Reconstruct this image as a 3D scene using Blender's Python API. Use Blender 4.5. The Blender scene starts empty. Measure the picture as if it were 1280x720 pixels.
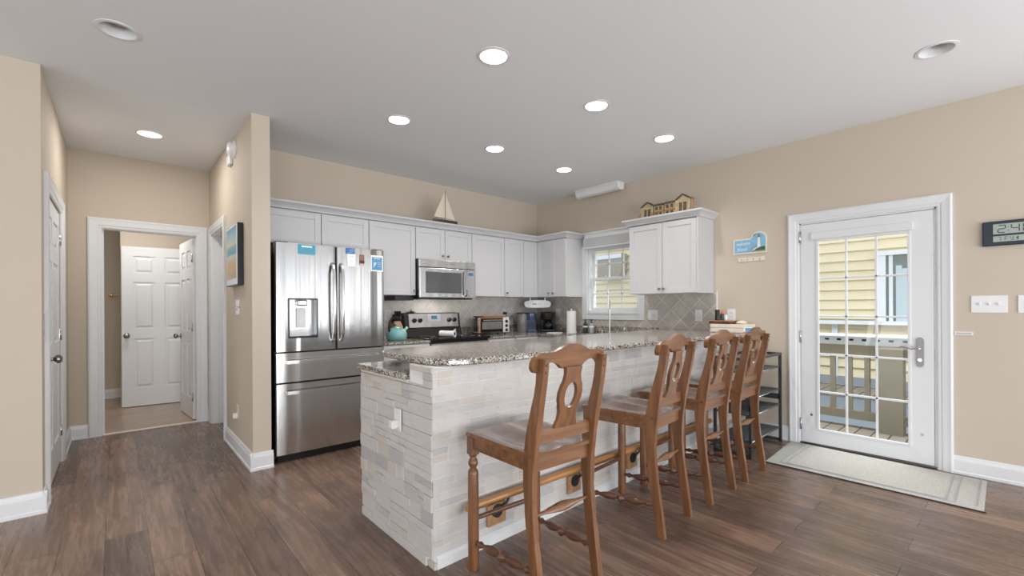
import bpy, bmesh, math, random
from mathutils import Vector, Matrix
random.seed(7)
PI = math.pi
SC = bpy.context.scene
COL = SC.collection

# ------------------------------------------------------------------ camera
YAW = math.radians(41.7)
cam_d = bpy.data.cameras.new('camera')
cam = bpy.data.objects.new('camera', cam_d)
COL.objects.link(cam)
cam_d.sensor_width = 36.0
cam_d.lens = 555.0 / 1280 * 36.0
cam_d.shift_y = 24.5 / 1280
cam_d.clip_start = 0.05
_F = Vector((math.sin(YAW), math.cos(YAW), 0)); _R0 = Vector((math.cos(YAW), -math.sin(YAW), 0)); _U0 = Vector((0, 0, 1))
_c, _s = math.cos(-0.0055), math.sin(-0.0055)
_R = _c*_R0 + _s*_U0; _U = -_s*_R0 + _c*_U0
m = Matrix.Identity(4)
for i in range(3):
    m[i][0] = _R[i]; m[i][1] = _U[i]; m[i][2] = -_F[i]
m[0][3], m[1][3], m[2][3] = 0, 0, 1.24
cam.matrix_world = m
SC.camera = cam

# ------------------------------------------------------------------ light and exposure
SC.view_settings.view_transform = 'Standard'
SC.view_settings.look = 'None'
SC.view_settings.gamma = 1.0
SC.view_settings.use_curve_mapping = False
SC.view_settings.exposure = -0.15
SC.cycles.use_denoising = True
SC.cycles.max_bounces = 10
SC.cycles.diffuse_bounces = 5
SC.cycles.glossy_bounces = 5
SC.cycles.transmission_bounces = 8
SC.cycles.transparent_max_bounces = 12
SC.cycles.sample_clamp_indirect = 6.0
SC.cycles.caustics_reflective = False
SC.cycles.caustics_refractive = False

world = bpy.data.worlds.new('sky'); SC.world = world
world.use_nodes = True
_b = world.node_tree.nodes['Background']
_b.inputs[0].default_value = (0.86, 0.92, 1.0, 1)
_b.inputs[1].default_value = 1.7

XR_ = 4.633
def area(name, loc, direction, sx, sy, power, color=(1, 1, 1), spread=180, shape='RECTANGLE'):
    d = bpy.data.lights.new(name, 'AREA'); d.shape = shape
    d.size = sx; d.size_y = sy; d.energy = power; d.color = color; d.spread = math.radians(spread)
    o = bpy.data.objects.new(name, d); COL.objects.link(o); o.location = loc
    o.rotation_euler = Vector(direction).to_track_quat('-Z', 'Y').to_euler()
    return o
# daylight through the window wall behind the camera, in three bays, plus added fill lamps south and west
for wx, wp in ((-2.6, 12), (0.2, 27), (3.0, 27)):
    for dx in (-0.62, 0.62):
        area('daylight_south', (wx+dx, -3.83, 1.3), (0, 1, 0), 0.8, 2.2, wp/2, (0.95, 0.975, 1.0))
    area('ceiling_fill_south', (wx, -3.75, 0.5), (0, 0.80, 0.60), 2.1, 0.8, 74, (0.96, 0.98, 1.0))  # added up-tilted lamp, brightens the ceiling
for wy in (-1.6, 1.4):
    area('soft_fill_west', (-4.83, wy, 1.3), (1, 0, 0), 2.0, 1.9, 8, (0.93, 0.97, 1.0))  # added lamp for soft light from the left
    area('ceiling_fill_west', (-4.75, wy, 0.5), (0.80, 0, 0.60), 2.0, 0.8, 44, (0.96, 0.98, 1.0))  # added up-tilted lamp on the left, brightens the ceiling too
# tall windows of the same right-hand wall, behind the camera
for wy in (-3.1, -1.6):
    area('daylight_east', (XR_-0.03, wy, 1.35), (-1, 0.12, 0), 1.0, 2.0, 24, (0.96, 0.98, 1.0))
area('door_fill_over_deck', (5.35, 0.8, 3.1), (-0.55, 0, -0.83), 2.0, 0.8, 170, (0.95, 0.98, 1.0))  # added lamp above the deck, brightens the mat and floor through the door
area('bathroom_light', (0.15, 6.7, 2.55), (0, 0, -1), 0.4, 0.4, 16, (1, 0.96, 0.9))

# ------------------------------------------------------------------ materials
def nt(name):
    mt = bpy.data.materials.new(name); mt.use_nodes = True
    t = mt.node_tree
    b = t.nodes['Principled BSDF']
    return mt, t, b
def N(t, kind, **kw):
    n = t.nodes.new(kind)
    for k, v in kw.items():
        if k.startswith('i_'):
            n.inputs[k[2:].replace('_', ' ')].default_value = v
        else:
            setattr(n, k, v)
    return n
def ramp(t, stops):
    r = t.nodes.new('ShaderNodeValToRGB')
    e = r.color_ramp.elements
    while len(e) < len(stops): e.new(0.5)
    for k, (p, c) in enumerate(stops):
        e[k].position = p; e[k].color = (*c, 1)
    return r
def coords(t, scale=(1, 1, 1), rot=(0, 0, 0), world=False, loc=(0, 0, 0)):
    mp = N(t, 'ShaderNodeMapping'); mp.inputs['Scale'].default_value = scale
    mp.inputs['Rotation'].default_value = rot; mp.inputs['Location'].default_value = loc
    if world:
        g = N(t, 'ShaderNodeNewGeometry'); t.links.new(g.outputs['Position'], mp.inputs['Vector'])
    else:
        g = N(t, 'ShaderNodeTexCoord'); t.links.new(g.outputs['Object'], mp.inputs['Vector'])
    return mp
def plain(name, col, rough=0.5, metal=0.0, bump=0.0, bscale=200, coat=0.0, emit=None, estr=0, spec=0.5, var=0.0):
    mt, t, b = nt(name)
    b.inputs['Base Color'].default_value = (*col, 1)
    b.inputs['Roughness'].default_value = rough
    b.inputs['Metallic'].default_value = metal
    b.inputs['Coat Weight'].default_value = coat
    b.inputs['Coat Roughness'].default_value = 0.08
    b.inputs['Specular IOR Level'].default_value = spec
    if emit:
        b.inputs['Emission Color'].default_value = (*emit, 1); b.inputs['Emission Strength'].default_value = estr
    mp = coords(t)
    no = N(t, 'ShaderNodeTexNoise'); no.inputs['Scale'].default_value = bscale; no.inputs['Detail'].default_value = 3
    t.links.new(mp.outputs[0], no.inputs['Vector'])
    if bump:
        bp = N(t, 'ShaderNodeBump'); bp.inputs['Strength'].default_value = bump; bp.inputs['Distance'].default_value = 0.002
        t.links.new(no.outputs['Fac'], bp.inputs['Height']); t.links.new(bp.outputs[0], b.inputs['Normal'])
    if var:
        no.inputs['Scale'].default_value = bscale
        r = ramp(t, [(0.3, tuple(c*(1-var) for c in col)), (0.7, tuple(min(1, c*(1+var)) for c in col))])
        t.links.new(no.outputs['Fac'], r.inputs['Fac']); t.links.new(r.outputs[0], b.inputs['Base Color'])
    return mt

M = {}
M['wall'] = plain('tan_wall_paint', (0.58, 0.505, 0.415), 0.75, bump=0.12, bscale=350)
M['ceiling'] = plain('ceiling_paint', (0.80, 0.825, 0.855), 0.85, bump=0.15, bscale=300)
M['white'] = plain('white_gloss_paint', (0.74, 0.755, 0.77), 0.35, bump=0.03, bscale=60)
M['cab'] = plain('white_cabinet_paint', (0.585, 0.588, 0.60), 0.38, bump=0.03, bscale=90)
M['plastic'] = plain('white_plastic', (0.80, 0.80, 0.80), 0.35, bump=0.02, bscale=60)
M['cream'] = plain('cream_plastic', (0.72, 0.62, 0.50), 0.45, bump=0.02)
M['black'] = plain('black_plastic', (0.012, 0.012, 0.014), 0.3, bump=0.05)
M['blackgloss'] = plain('black_glass', (0.006, 0.006, 0.008), 0.06, bump=0.0)
M['blackmetal'] = plain('black_metal', (0.02, 0.02, 0.022), 0.45, bump=0.05)
M['rackmetal'] = plain('dark_grey_metal', (0.055, 0.055, 0.055), 0.45, metal=0.3, bump=0.05)
M['gap'] = plain('dark_gap', (0.02, 0.018, 0.016), 0.8)
M['chrome'] = plain('brushed_nickel', (0.62, 0.61, 0.60), 0.25, metal=1.0, bump=0.02)
M['darknickel'] = plain('dark_nickel', (0.28, 0.27, 0.26), 0.3, metal=1.0, bump=0.02)
M['satin'] = plain('satin_nickel', (0.36, 0.355, 0.35), 0.5, metal=0.7)
M['ovenglass'] = plain('grey_oven_glass', (0.085, 0.088, 0.09), 0.08)
M['brass'] = plain('brass_metal', (0.75, 0.5, 0.22), 0.25, metal=1.0, bump=0.02)
M['teal'] = plain('turquoise_enamel', (0.24, 0.52, 0.52), 0.15, coat=0.6, bump=0.02)
M['paper'] = plain('white_paper', (0.85, 0.85, 0.84), 0.8, bump=0.3, bscale=120)
M['sail'] = plain('cream_sailcloth', (0.75, 0.66, 0.54), 0.8, bump=0.4, bscale=150)
M['hull'] = plain('dark_hull_wood', (0.045, 0.04, 0.04), 0.5, bump=0.2, bscale=80)
M['beigebox'] = plain('cream_painted_wood', (0.78, 0.71, 0.62), 0.5, bump=0.1, bscale=80)
M['shell'] = plain('cream_shell', (0.8, 0.72, 0.6), 0.6, bump=0.4, bscale=60)
M['orange'] = plain('orange_plastic', (0.75, 0.16, 0.06), 0.4)
M['navy'] = plain('navy_plastic', (0.014, 0.020, 0.038), 0.35)
M['stickteal'] = plain('teal_print', (0.03, 0.33, 0.46), 0.45, var=0.15, bscale=90)
M['stickblue'] = plain('blue_print', (0.09, 0.26, 0.46), 0.45, var=0.12, bscale=60)
M['magblue'] = plain('deep_blue_print', (0.06, 0.16, 0.42), 0.4, var=0.5, bscale=45)
M['magbrown'] = plain('brown_print', (0.22, 0.12, 0.08), 0.5, var=0.5, bscale=120)
M['salmon'] = plain('salmon_print', (0.65, 0.34, 0.26), 0.5)
M['lcd'] = plain('grey_green_lcd', (0.36, 0.43, 0.38), 0.3)
M['lcdink'] = plain('lcd_ink', (0.05, 0.07, 0.07), 0.5)
M['bluelcd'] = plain('blue_display', (0.02, 0.05, 0.09), 0.15, emit=(0.1, 0.4, 0.7), estr=0.3)
M['stonegrey'] = plain('plain_grey_board', (0.35, 0.36, 0.38), 0.8, bump=0.2)
M['tan'] = plain('tan_deck_paint', (0.25, 0.228, 0.18), 0.7, bump=0.2, bscale=50)
M['bluegrey'] = plain('blue_grey_board', (0.33, 0.37, 0.42), 0.8, bump=0.2)
M['signblue'] = plain('sky_blue_paint', (0.22, 0.46, 0.66), 0.6, var=0.12, bscale=30)
M['green'] = plain('foliage_green_paint', (0.05, 0.13, 0.05), 0.7, var=0.4, bscale=120)
M['sand'] = plain('sand_paint', (0.38, 0.32, 0.22), 0.7, var=0.2, bscale=90)
M['roofred'] = plain('dark_red_paint', (0.16, 0.05, 0.05), 0.7)
M['amber'] = plain('lantern_amber_paint', (0.75, 0.42, 0.12), 0.6)
M['villagewood'] = plain('weathered_village_wood', (0.50, 0.40, 0.25), 0.7, var=0.25, bscale=60)
M['villagedark'] = plain('weathered_dark_wood', (0.11, 0.085, 0.06), 0.7, var=0.3, bscale=60)
M['villagerust'] = plain('rust_brown_wood', (0.42, 0.20, 0.08), 0.7, var=0.3, bscale=60)
M['lens'] = plain('lit_lamp_lens', (1, 1, 1), 0.5, emit=(1, 0.95, 0.88), estr=1.6)
M['offlens'] = plain('unlit_lamp_lens', (0.45, 0.45, 0.45), 0.35)
M['fluo'] = plain('frosted_acrylic', (0.80, 0.81, 0.82), 0.4)
M['cardboard'] = plain('black_card', (0.02, 0.02, 0.02), 0.6)
M['dishsoap'] = plain('dark_green_bottle', (0.01, 0.03, 0.02), 0.1, coat=0.5)
M['woodplate'] = plain('bare_wood_plate', (0.42, 0.24, 0.12), 0.6, var=0.2, bscale=25)
M['tray'] = plain('dark_slatted_wood', (0.14, 0.055, 0.03), 0.5, var=0.5, bscale=40)
M['blockwood'] = plain('knife_block_wood', (0.42, 0.26, 0.12), 0.5, var=0.15, bscale=20)
M['copper'] = plain('copper_trim', (0.75, 0.42, 0.26), 0.25, metal=0.9, bump=0.02)
M['towelgrey'] = plain('grey_board', (0.5, 0.5, 0.5), 0.7)
M['mesh'] = plain('grey_shelf_fabric', (0.10, 0.105, 0.11), 0.85, bump=0.8, bscale=250)
M['smoke'] = plain('smoky_blue_plastic', (0.06, 0.085, 0.15), 0.15, coat=0.5)
M['smokeclear'] = plain('smoky_grey_tank', (0.22, 0.22, 0.23), 0.12, coat=0.5)
M['clearsoap'] = plain('frosted_soap_bottle', (0.40, 0.42, 0.45), 0.15, coat=0.5)
M['nwhite'] = plain('white_house_trim', (0.74, 0.80, 0.86), 0.6, bump=0.05)
M['nglass'] = plain('house_window_shade', (0.50, 0.60, 0.68), 0.15)
M['ndark'] = plain('house_window_dark_glass', (0.16, 0.20, 0.22), 0.1)
M['vent'] = plain('beige_vent_metal', (0.36, 0.33, 0.28), 0.6, bump=0.05)

# thin clear glass: transparent with a fresnel mirror
def glass_mat():
    mt = bpy.data.materials.new('clear_window_glass'); mt.use_nodes = True
    t = mt.node_tree; t.nodes.remove(t.nodes['Principled BSDF'])
    tr = N(t, 'ShaderNodeBsdfTransparent'); tr.inputs[0].default_value = (0.97, 0.985, 0.98, 1)
    gl = N(t, 'ShaderNodeBsdfGlossy'); gl.inputs['Roughness'].default_value = 0.01
    fr = N(t, 'ShaderNodeFresnel'); fr.inputs[0].default_value = 1.35
    mx = N(t, 'ShaderNodeMixShader')
    gm = N(t, 'ShaderNodeNewGeometry'); ff = N(t, 'ShaderNodeMath', operation='SUBTRACT'); ff.inputs[0].default_value = 1.0
    t.links.new(gm.outputs['Backfacing'], ff.inputs[1]); fm = N(t, 'ShaderNodeMath', operation='MULTIPLY')
    t.links.new(fr.outputs[0], fm.inputs[0]); t.links.new(ff.outputs[0], fm.inputs[1])
    t.links.new(fm.outputs[0], mx.inputs[0]); t.links.new(tr.outputs[0], mx.inputs[1]); t.links.new(gl.outputs[0], mx.inputs[2])
    t.links.new(mx.outputs[0], t.nodes['Material Output'].inputs['Surface'])
    return mt
M['glass'] = glass_mat()

def floor_mat():
    mt, t, b = nt('dark_plank_floor')
    # planks run along Y: brick texture with rows across X
    mp = coords(t, rot=(0, 0, PI/2), world=True, loc=(0.35, 0.05, 0))
    br = N(t, 'ShaderNodeTexBrick', offset=0.37, offset_frequency=2)
    br.inputs['Scale'].default_value = 1; br.inputs['Brick Width'].default_value = 1.22; br.inputs['Row Height'].default_value = 0.178
    br.inputs['Mortar Size'].default_value = 0.0012; br.inputs['Mortar Smooth'].default_value = 0.1; br.inputs['Bias'].default_value = 0
    br.inputs['Color1'].default_value = (0.0, 0, 0, 1); br.inputs['Color2'].default_value = (1, 1, 1, 1); br.inputs['Mortar'].default_value = (0.5, 0.5, 0.5, 1)
    t.links.new(mp.outputs[0], br.inputs['Vector'])
    g1 = coords(t, scale=(14, 1.0, 1), world=True)
    # shift the grain from plank to plank
    add = N(t, 'ShaderNodeVectorMath', operation='MULTIPLY_ADD')
    t.links.new(br.outputs['Color'], add.inputs[0]); add.inputs[1].default_value = (7, 13, 5); t.links.new(g1.outputs[0], add.inputs[2])
    n1 = N(t, 'ShaderNodeTexNoise'); n1.inputs['Scale'].default_value = 2.2; n1.inputs['Detail'].default_value = 7; n1.inputs['Roughness'].default_value = 0.65; n1.inputs['Distortion'].default_value = 0.6
    t.links.new(add.outputs[0], n1.inputs['Vector'])
    g2 = coords(t, scale=(3.0, 1.2, 1), world=True)
    n2 = N(t, 'ShaderNodeTexNoise'); n2.inputs['Scale'].default_value = 1.6; n2.inputs['Detail'].default_value = 4
    t.links.new(g2.outputs[0], n2.inputs['Vector'])
    r1 = ramp(t, [(0.25, (0.080, 0.050, 0.036)), (0.5, (0.190, 0.126, 0.094)), (0.78, (0.30, 0.212, 0.165))])
    t.links.new(n1.outputs['Fac'], r1.inputs['Fac'])
    r2 = ramp(t, [(0.3, (0.74, 0.72, 0.72)), (0.7, (1.18, 1.14, 1.12))])
    t.links.new(n2.outputs['Fac'], r2.inputs['Fac'])
    mx = N(t, 'ShaderNodeMix', data_type='RGBA', blend_type='MULTIPLY'); mx.inputs[0].default_value = 1
    t.links.new(r1.outputs[0], mx.inputs[6]); t.links.new(r2.outputs[0], mx.inputs[7])
    # plank tone
    r3 = ramp(t, [(0.0, (0.72, 0.72, 0.74)), (0.5, (1, 1, 1)), (1, (1.25, 1.2, 1.15))])
    t.links.new(br.outputs['Color'], r3.inputs['Fac'])
    mx2 = N(t, 'ShaderNodeMix', data_type='RGBA', blend_type='MULTIPLY'); mx2.inputs[0].default_value = 1
    t.links.new(mx.outputs[2], mx2.inputs[6]); t.links.new(r3.outputs[0], mx2.inputs[7])
    mx3 = N(t, 'ShaderNodeMix', data_type='RGBA'); t.links.new(br.outputs['Fac'], mx3.inputs[0])
    t.links.new(mx2.outputs[2], mx3.inputs[6]); mx3.inputs[7].default_value = (0.02, 0.013, 0.01, 1)
    t.links.new(mx3.outputs[2], b.inputs['Base Color'])
    rr = N(t, 'ShaderNodeMapRange'); rr.inputs[3].default_value = 0.20; rr.inputs[4].default_value = 0.34
    t.links.new(n1.outputs['Fac'], rr.inputs[0]); t.links.new(rr.outputs[0], b.inputs['Roughness'])
    bp = N(t, 'ShaderNodeBump'); bp.inputs['Strength'].default_value = 0.25; bp.inputs['Distance'].default_value = 0.002
    inv = N(t, 'ShaderNodeMath', operation='MULTIPLY_ADD'); inv.inputs[1].default_value = -2.0
    t.links.new(br.outputs['Fac'], inv.inputs[0]); t.links.new(n1.outputs['Fac'], inv.inputs[2])
    t.links.new(inv.outputs[0], bp.inputs['Height']); t.links.new(bp.outputs[0], b.inputs['Normal'])
    return mt
M['floor'] = floor_mat()

def tile_mat(name, axes, size, c1, c2, grout, rot=PI/4, rough=0.3, bw=1.0, mort=0.02, off=0.0, loc=(0, 0, 0)):
    """axes: which world axes make the tile plane"""
    mt, t, b = nt(name)
    g = N(t, 'ShaderNodeNewGeometry'); sp = N(t, 'ShaderNodeSeparateXYZ'); cb = N(t, 'ShaderNodeCombineXYZ')
    t.links.new(g.outputs['Position'], sp.inputs[0])
    t.links.new(sp.outputs[axes[0]], cb.inputs[0]); t.links.new(sp.outputs[axes[1]], cb.inputs[1])
    mp = N(t, 'ShaderNodeMapping'); mp.inputs['Rotation'].default_value = (0, 0, rot); mp.inputs['Location'].default_value = loc
    mp.vector_type = 'POINT'
    t.links.new(cb.outputs[0], mp.inputs['Vector'])
    br = N(t, 'ShaderNodeTexBrick', offset=off, squash=1.0)
    br.inputs['Scale'].default_value = 1; br.inputs['Brick Width'].default_value = size*bw; br.inputs['Row Height'].default_value = size
    br.inputs['Mortar Size'].default_value = mort*size; br.inputs['Mortar Smooth'].default_value = 0.2
    br.inputs['Color1'].default_value = (*c1, 1); br.inputs['Color2'].default_value = (*c2, 1); br.inputs['Mortar'].default_value = (*grout, 1)
    t.links.new(mp.outputs[0], br.inputs['Vector'])
    no = N(t, 'ShaderNodeTexNoise'); no.inputs['Scale'].default_value = 9; no.inputs['Detail'].default_value = 6
    t.links.new(g.outputs['Position'], no.inputs['Vector'])
    r = ramp(t, [(0.3, (0.84, 0.84, 0.84)), (0.7, (1.12, 1.11, 1.1))])
    t.links.new(no.outputs['Fac'], r.inputs['Fac'])
    mx = N(t, 'ShaderNodeMix', data_type='RGBA', blend_type='MULTIPLY'); mx.inputs[0].default_value = 1
    t.links.new(br.outputs['Color'], mx.inputs[6]); t.links.new(r.outputs[0], mx.inputs[7])
    t.links.new(mx.outputs[2], b.inputs['Base Color'])
    b.inputs['Roughness'].default_value = rough
    bp = N(t, 'ShaderNodeBump', invert=True); bp.inputs['Strength'].default_value = 0.4; bp.inputs['Distance'].default_value = 0.003
    t.links.new(br.outputs['Fac'], bp.inputs['Height']); t.links.new(bp.outputs[0], b.inputs['Normal'])
    return mt
M['splash_back_lit'] = tile_mat('diagonal_backsplash_tile_lit', (0, 2), 0.155, (0.66, 0.63, 0.60), (0.72, 0.69, 0.66), (0.86, 0.84, 0.80))  # same tile as the right wall, lightened: stronger light put into the colour
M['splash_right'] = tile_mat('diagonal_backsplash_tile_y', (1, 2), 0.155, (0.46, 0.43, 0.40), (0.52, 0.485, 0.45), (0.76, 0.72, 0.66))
M['bathtile'] = tile_mat('bathroom_floor_tile', (0, 1), 0.16, (0.40, 0.30, 0.235), (0.33, 0.245, 0.19), (0.22, 0.16, 0.12), rot=0.1, bw=3.0, off=0.35, rough=0.3)
M['deck'] = tile_mat('weathered_deck_boards', (0, 1), 0.14, (0.30, 0.255, 0.205), (0.25, 0.215, 0.18), (0.04, 0.035, 0.03), rot=0, bw=30, rough=0.8, mort=0.05)

def granite():
    mt, t, b = nt('speckled_granite')
    mp = coords(t, world=True)
    v = N(t, 'ShaderNodeTexVoronoi'); v.inputs['Scale'].default_value = 150
    t.links.new(mp.outputs[0], v.inputs['Vector'])
    n = N(t, 'ShaderNodeTexNoise'); n.inputs['Scale'].default_value = 130; n.inputs['Detail'].default_value = 5; n.inputs['Roughness'].default_value = 0.7
    t.links.new(mp.outputs[0], n.inputs['Vector'])
    sx = N(t, 'ShaderNodeSeparateColor'); t.links.new(v.outputs['Color'], sx.inputs[0])
    r = ramp(t, [(0.0, (0.02, 0.018, 0.018)), (0.17, (0.05, 0.045, 0.042)), (0.3, (0.22, 0.19, 0.165)), (0.58, (0.40, 0.36, 0.32)), (0.8, (0.62, 0.59, 0.55)), (1, (0.8, 0.79, 0.77))])
    t.links.new(sx.outputs[0], r.inputs['Fac'])
    r2 = ramp(t, [(0.38, (0.45, 0.42, 0.40)), (0.6, (1.1, 1.08, 1.05))])
    t.links.new(n.outputs['Fac'], r2.inputs['Fac'])
    mx = N(t, 'ShaderNodeMix', data_type='RGBA', blend_type='MULTIPLY'); mx.inputs[0].default_value = 0.8
    t.links.new(r.outputs[0], mx.inputs[6]); t.links.new(r2.outputs[0], mx.inputs[7])
    t.links.new(mx.outputs[2], b.inputs['Base Color'])
    b.inputs['Roughness'].default_value = 0.09; b.inputs['Specular IOR Level'].default_value = 0.6
    return mt
M['granite'] = granite()

def marble():
    mt, t, b = nt('stacked_marble_strips')
    g = N(t, 'ShaderNodeNewGeometry')
    mp = coords(t, scale=(5, 5, 16), world=True)
    off = N(t, 'ShaderNodeVectorMath', operation='MULTIPLY_ADD'); off.inputs[1].default_value = (37, 11, 23)
    t.links.new(g.outputs['Random Per Island'], off.inputs[0]); t.links.new(mp.outputs[0], off.inputs[2])
    n = N(t, 'ShaderNodeTexNoise'); n.inputs['Scale'].default_value = 1.6; n.inputs['Detail'].default_value = 6; n.inputs['Distortion'].default_value = 1.4; n.inputs['Roughness'].default_value = 0.6
    t.links.new(off.outputs[0], n.inputs['Vector'])
    r = ramp(t, [(0.22, (0.50, 0.49, 0.485)), (0.42, (0.60, 0.585, 0.57)), (0.6, (0.63, 0.615, 0.60)), (0.85, (0.61, 0.58, 0.55))])
    t.links.new(n.outputs['Fac'], r.inputs['Fac'])
    r2 = ramp(t, [(0.0, (0.72, 0.74, 0.77)), (0.07, (0.80, 0.81, 0.83)), (0.2, (0.93, 0.935, 0.94)), (0.6, (1.0, 0.99, 0.98)), (0.85, (0.97, 0.94, 0.91)), (1, (0.92, 0.86, 0.80))])
    t.links.new(g.outputs['Random Per Island'], r2.inputs['Fac'])
    mx = N(t, 'ShaderNodeMix', data_type='RGBA', blend_type='MULTIPLY'); mx.inputs[0].default_value = 1
    t.links.new(r.outputs[0], mx.inputs[6]); t.links.new(r2.outputs[0], mx.inputs[7])
    t.links.new(mx.outputs[2], b.inputs['Base Color'])
    b.inputs['Roughness'].default_value = 0.45
    return mt
M['marble'] = marble()
M['grout'] = plain('pale_grout', (0.80, 0.79, 0.78), 0.8)

def wood(name, dark, mid, light, axis='Z', rough=0.35, coat=0.35, sc=1.0):
    mt, t, b = nt(name)
    s = {'Z': (22, 22, 1.6), 'X': (1.6, 22, 22), 'Y': (22, 1.6, 22)}[axis]
    mp = coords(t, scale=tuple(k*sc for k in s))
    oi = N(t, 'ShaderNodeObjectInfo')
    off = N(t, 'ShaderNodeVectorMath', operation='MULTIPLY_ADD'); off.inputs[1].default_value = (31, 17, 9)
    t.links.new(oi.outputs['Random'], off.inputs[0]); t.links.new(mp.outputs[0], off.inputs[2])
    n = N(t, 'ShaderNodeTexNoise'); n.inputs['Scale'].default_value = 1.5; n.inputs['Detail'].default_value = 6; n.inputs['Distortion'].default_value = 0.7
    t.links.new(off.outputs[0], n.inputs['Vector'])
    r = ramp(t, [(0.25, dark), (0.5, mid), (0.8, light)])
    t.links.new(n.outputs['Fac'], r.inputs['Fac']); t.links.new(r.outputs[0], b.inputs['Base Color'])
    b.inputs['Roughness'].default_value = rough; b.inputs['Coat Weight'].default_value = coat; b.inputs['Coat Roughness'].default_value = 0.18
    bp = N(t, 'ShaderNodeBump'); bp.inputs['Strength'].default_value = 0.06; bp.inputs['Distance'].default_value = 0.002
    t.links.new(n.outputs['Fac'], bp.inputs['Height']); t.links.new(bp.outputs[0], b.inputs['Normal'])
    return mt
W3 = ((0.105, 0.042, 0.017), (0.185, 0.080, 0.033), (0.265, 0.128, 0.058))
M['wood'] = wood('honey_brown_wood', *W3)
M['woodx'] = wood('honey_brown_wood_cross', *W3, axis='X')
M['wooddark'] = wood('turned_dark_wood', (0.065, 0.022, 0.010), (0.11, 0.042, 0.020), (0.17, 0.070, 0.034), axis='Y')
M['seat'] = wood('sheen_grey_seat_wood', (0.13, 0.085, 0.068), (0.165, 0.112, 0.094), (0.20, 0.14, 0.12), axis='X', rough=0.25, coat=0.6, sc=0.6)  # seat top greyed to put its reflective sheen into the colour
M['rail'] = wood('golden_rail_wood', (0.34, 0.15, 0.045), (0.46, 0.22, 0.07), (0.55, 0.29, 0.10), axis='X', rough=0.3, coat=0.5)

def steel(name, col=(0.38, 0.38, 0.38), wav=1.0, rough=0.21):
    mt, t, b = nt(name)
    b.inputs['Base Color'].default_value = (*col, 1); b.inputs['Metallic'].default_value = 1.0; b.inputs['Roughness'].default_value = rough
    mp = coords(t, scale=(13, 3, 0.12))
    n = N(t, 'ShaderNodeTexNoise'); n.inputs['Scale'].default_value = 1.0; n.inputs['Detail'].default_value = 0.0
    t.links.new(mp.outputs[0], n.inputs['Vector'])
    mp2 = coords(t, scale=(6, 6, 900))
    n2 = N(t, 'ShaderNodeTexNoise'); n2.inputs['Scale'].default_value = 1.0; n2.inputs['Detail'].default_value = 2.0
    t.links.new(mp2.outputs[0], n2.inputs['Vector'])
    b1 = N(t, 'ShaderNodeBump'); b1.inputs['Strength'].default_value = wav; b1.inputs['Distance'].default_value = 0.02
    t.links.new(n.outputs['Fac'], b1.inputs['Height'])
    b2 = N(t, 'ShaderNodeBump'); b2.inputs['Strength'].default_value = 0.06; b2.inputs['Distance'].default_value = 0.001
    t.links.new(n2.outputs['Fac'], b2.inputs['Height']); t.links.new(b1.outputs[0], b2.inputs['Normal'])
    t.links.new(b2.outputs[0], b.inputs['Normal'])
    return mt
M['steel'] = steel('brushed_stainless_steel')
M['steelflat'] = steel('flat_stainless_steel', col=(0.62, 0.62, 0.62), wav=0.3, rough=0.22)

def siding():
    return plain('pale_yellow_siding_paint', (0.76, 0.69, 0.51), 0.7, bump=0.15, bscale=60)
M['siding'] = siding()

def mat_mat():
    mt, t, b = nt('woven_grey_mat')
    mp = coords(t, scale=(1, 1, 1))
    n = N(t, 'ShaderNodeTexNoise'); n.inputs['Scale'].default_value = 160; n.inputs['Detail'].default_value = 3
    t.links.new(mp.outputs[0], n.inputs['Vector'])
    r = ramp(t, [(0.3, (0.37, 0.355, 0.325)), (0.7, (0.60, 0.585, 0.545))])
    t.links.new(n.outputs['Fac'], r.inputs['Fac']); t.links.new(r.outputs[0], b.inputs['Base Color'])
    b.inputs['Roughness'].default_value = 0.95
    bp = N(t, 'ShaderNodeBump'); bp.inputs['Strength'].default_value = 0.8; bp.inputs['Distance'].default_value = 0.003
    t.links.new(n.outputs['Fac'], bp.inputs['Height']); t.links.new(bp.outputs[0], b.inputs['Normal'])
    return mt
M['mat'] = mat_mat()
def beach_mat():
    mt, t, b = nt('beach_picture_print')
    tc = N(t, 'ShaderNodeTexCoord'); sp = N(t, 'ShaderNodeSeparateXYZ'); t.links.new(tc.outputs['Generated'], sp.inputs[0])
    n = N(t, 'ShaderNodeTexNoise'); n.inputs['Scale'].default_value = 7; n.inputs['Detail'].default_value = 4; t.links.new(tc.outputs['Generated'], n.inputs['Vector'])
    ad = N(t, 'ShaderNodeMath', operation='MULTIPLY_ADD'); ad.inputs[1].default_value = 0.12
    t.links.new(n.outputs['Fac'], ad.inputs[0]); t.links.new(sp.outputs[2], ad.inputs[2])
    r = ramp(t, [(0.1, (0.5, 0.36, 0.22)), (0.42, (0.62, 0.44, 0.26)), (0.5, (0.55, 0.6, 0.6)), (0.55, (0.10, 0.32, 0.42)), (0.66, (0.16, 0.42, 0.52)), (0.72, (0.72, 0.62, 0.42)), (0.85, (0.35, 0.55, 0.62)), (1.0, (0.14, 0.36, 0.48))])
    t.links.new(ad.outputs[0], r.inputs['Fac']); t.links.new(r.outputs[0], b.inputs['Base Color'])
    b.inputs['Roughness'].default_value = 0.35
    return mt
M['beach'] = beach_mat()

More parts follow.
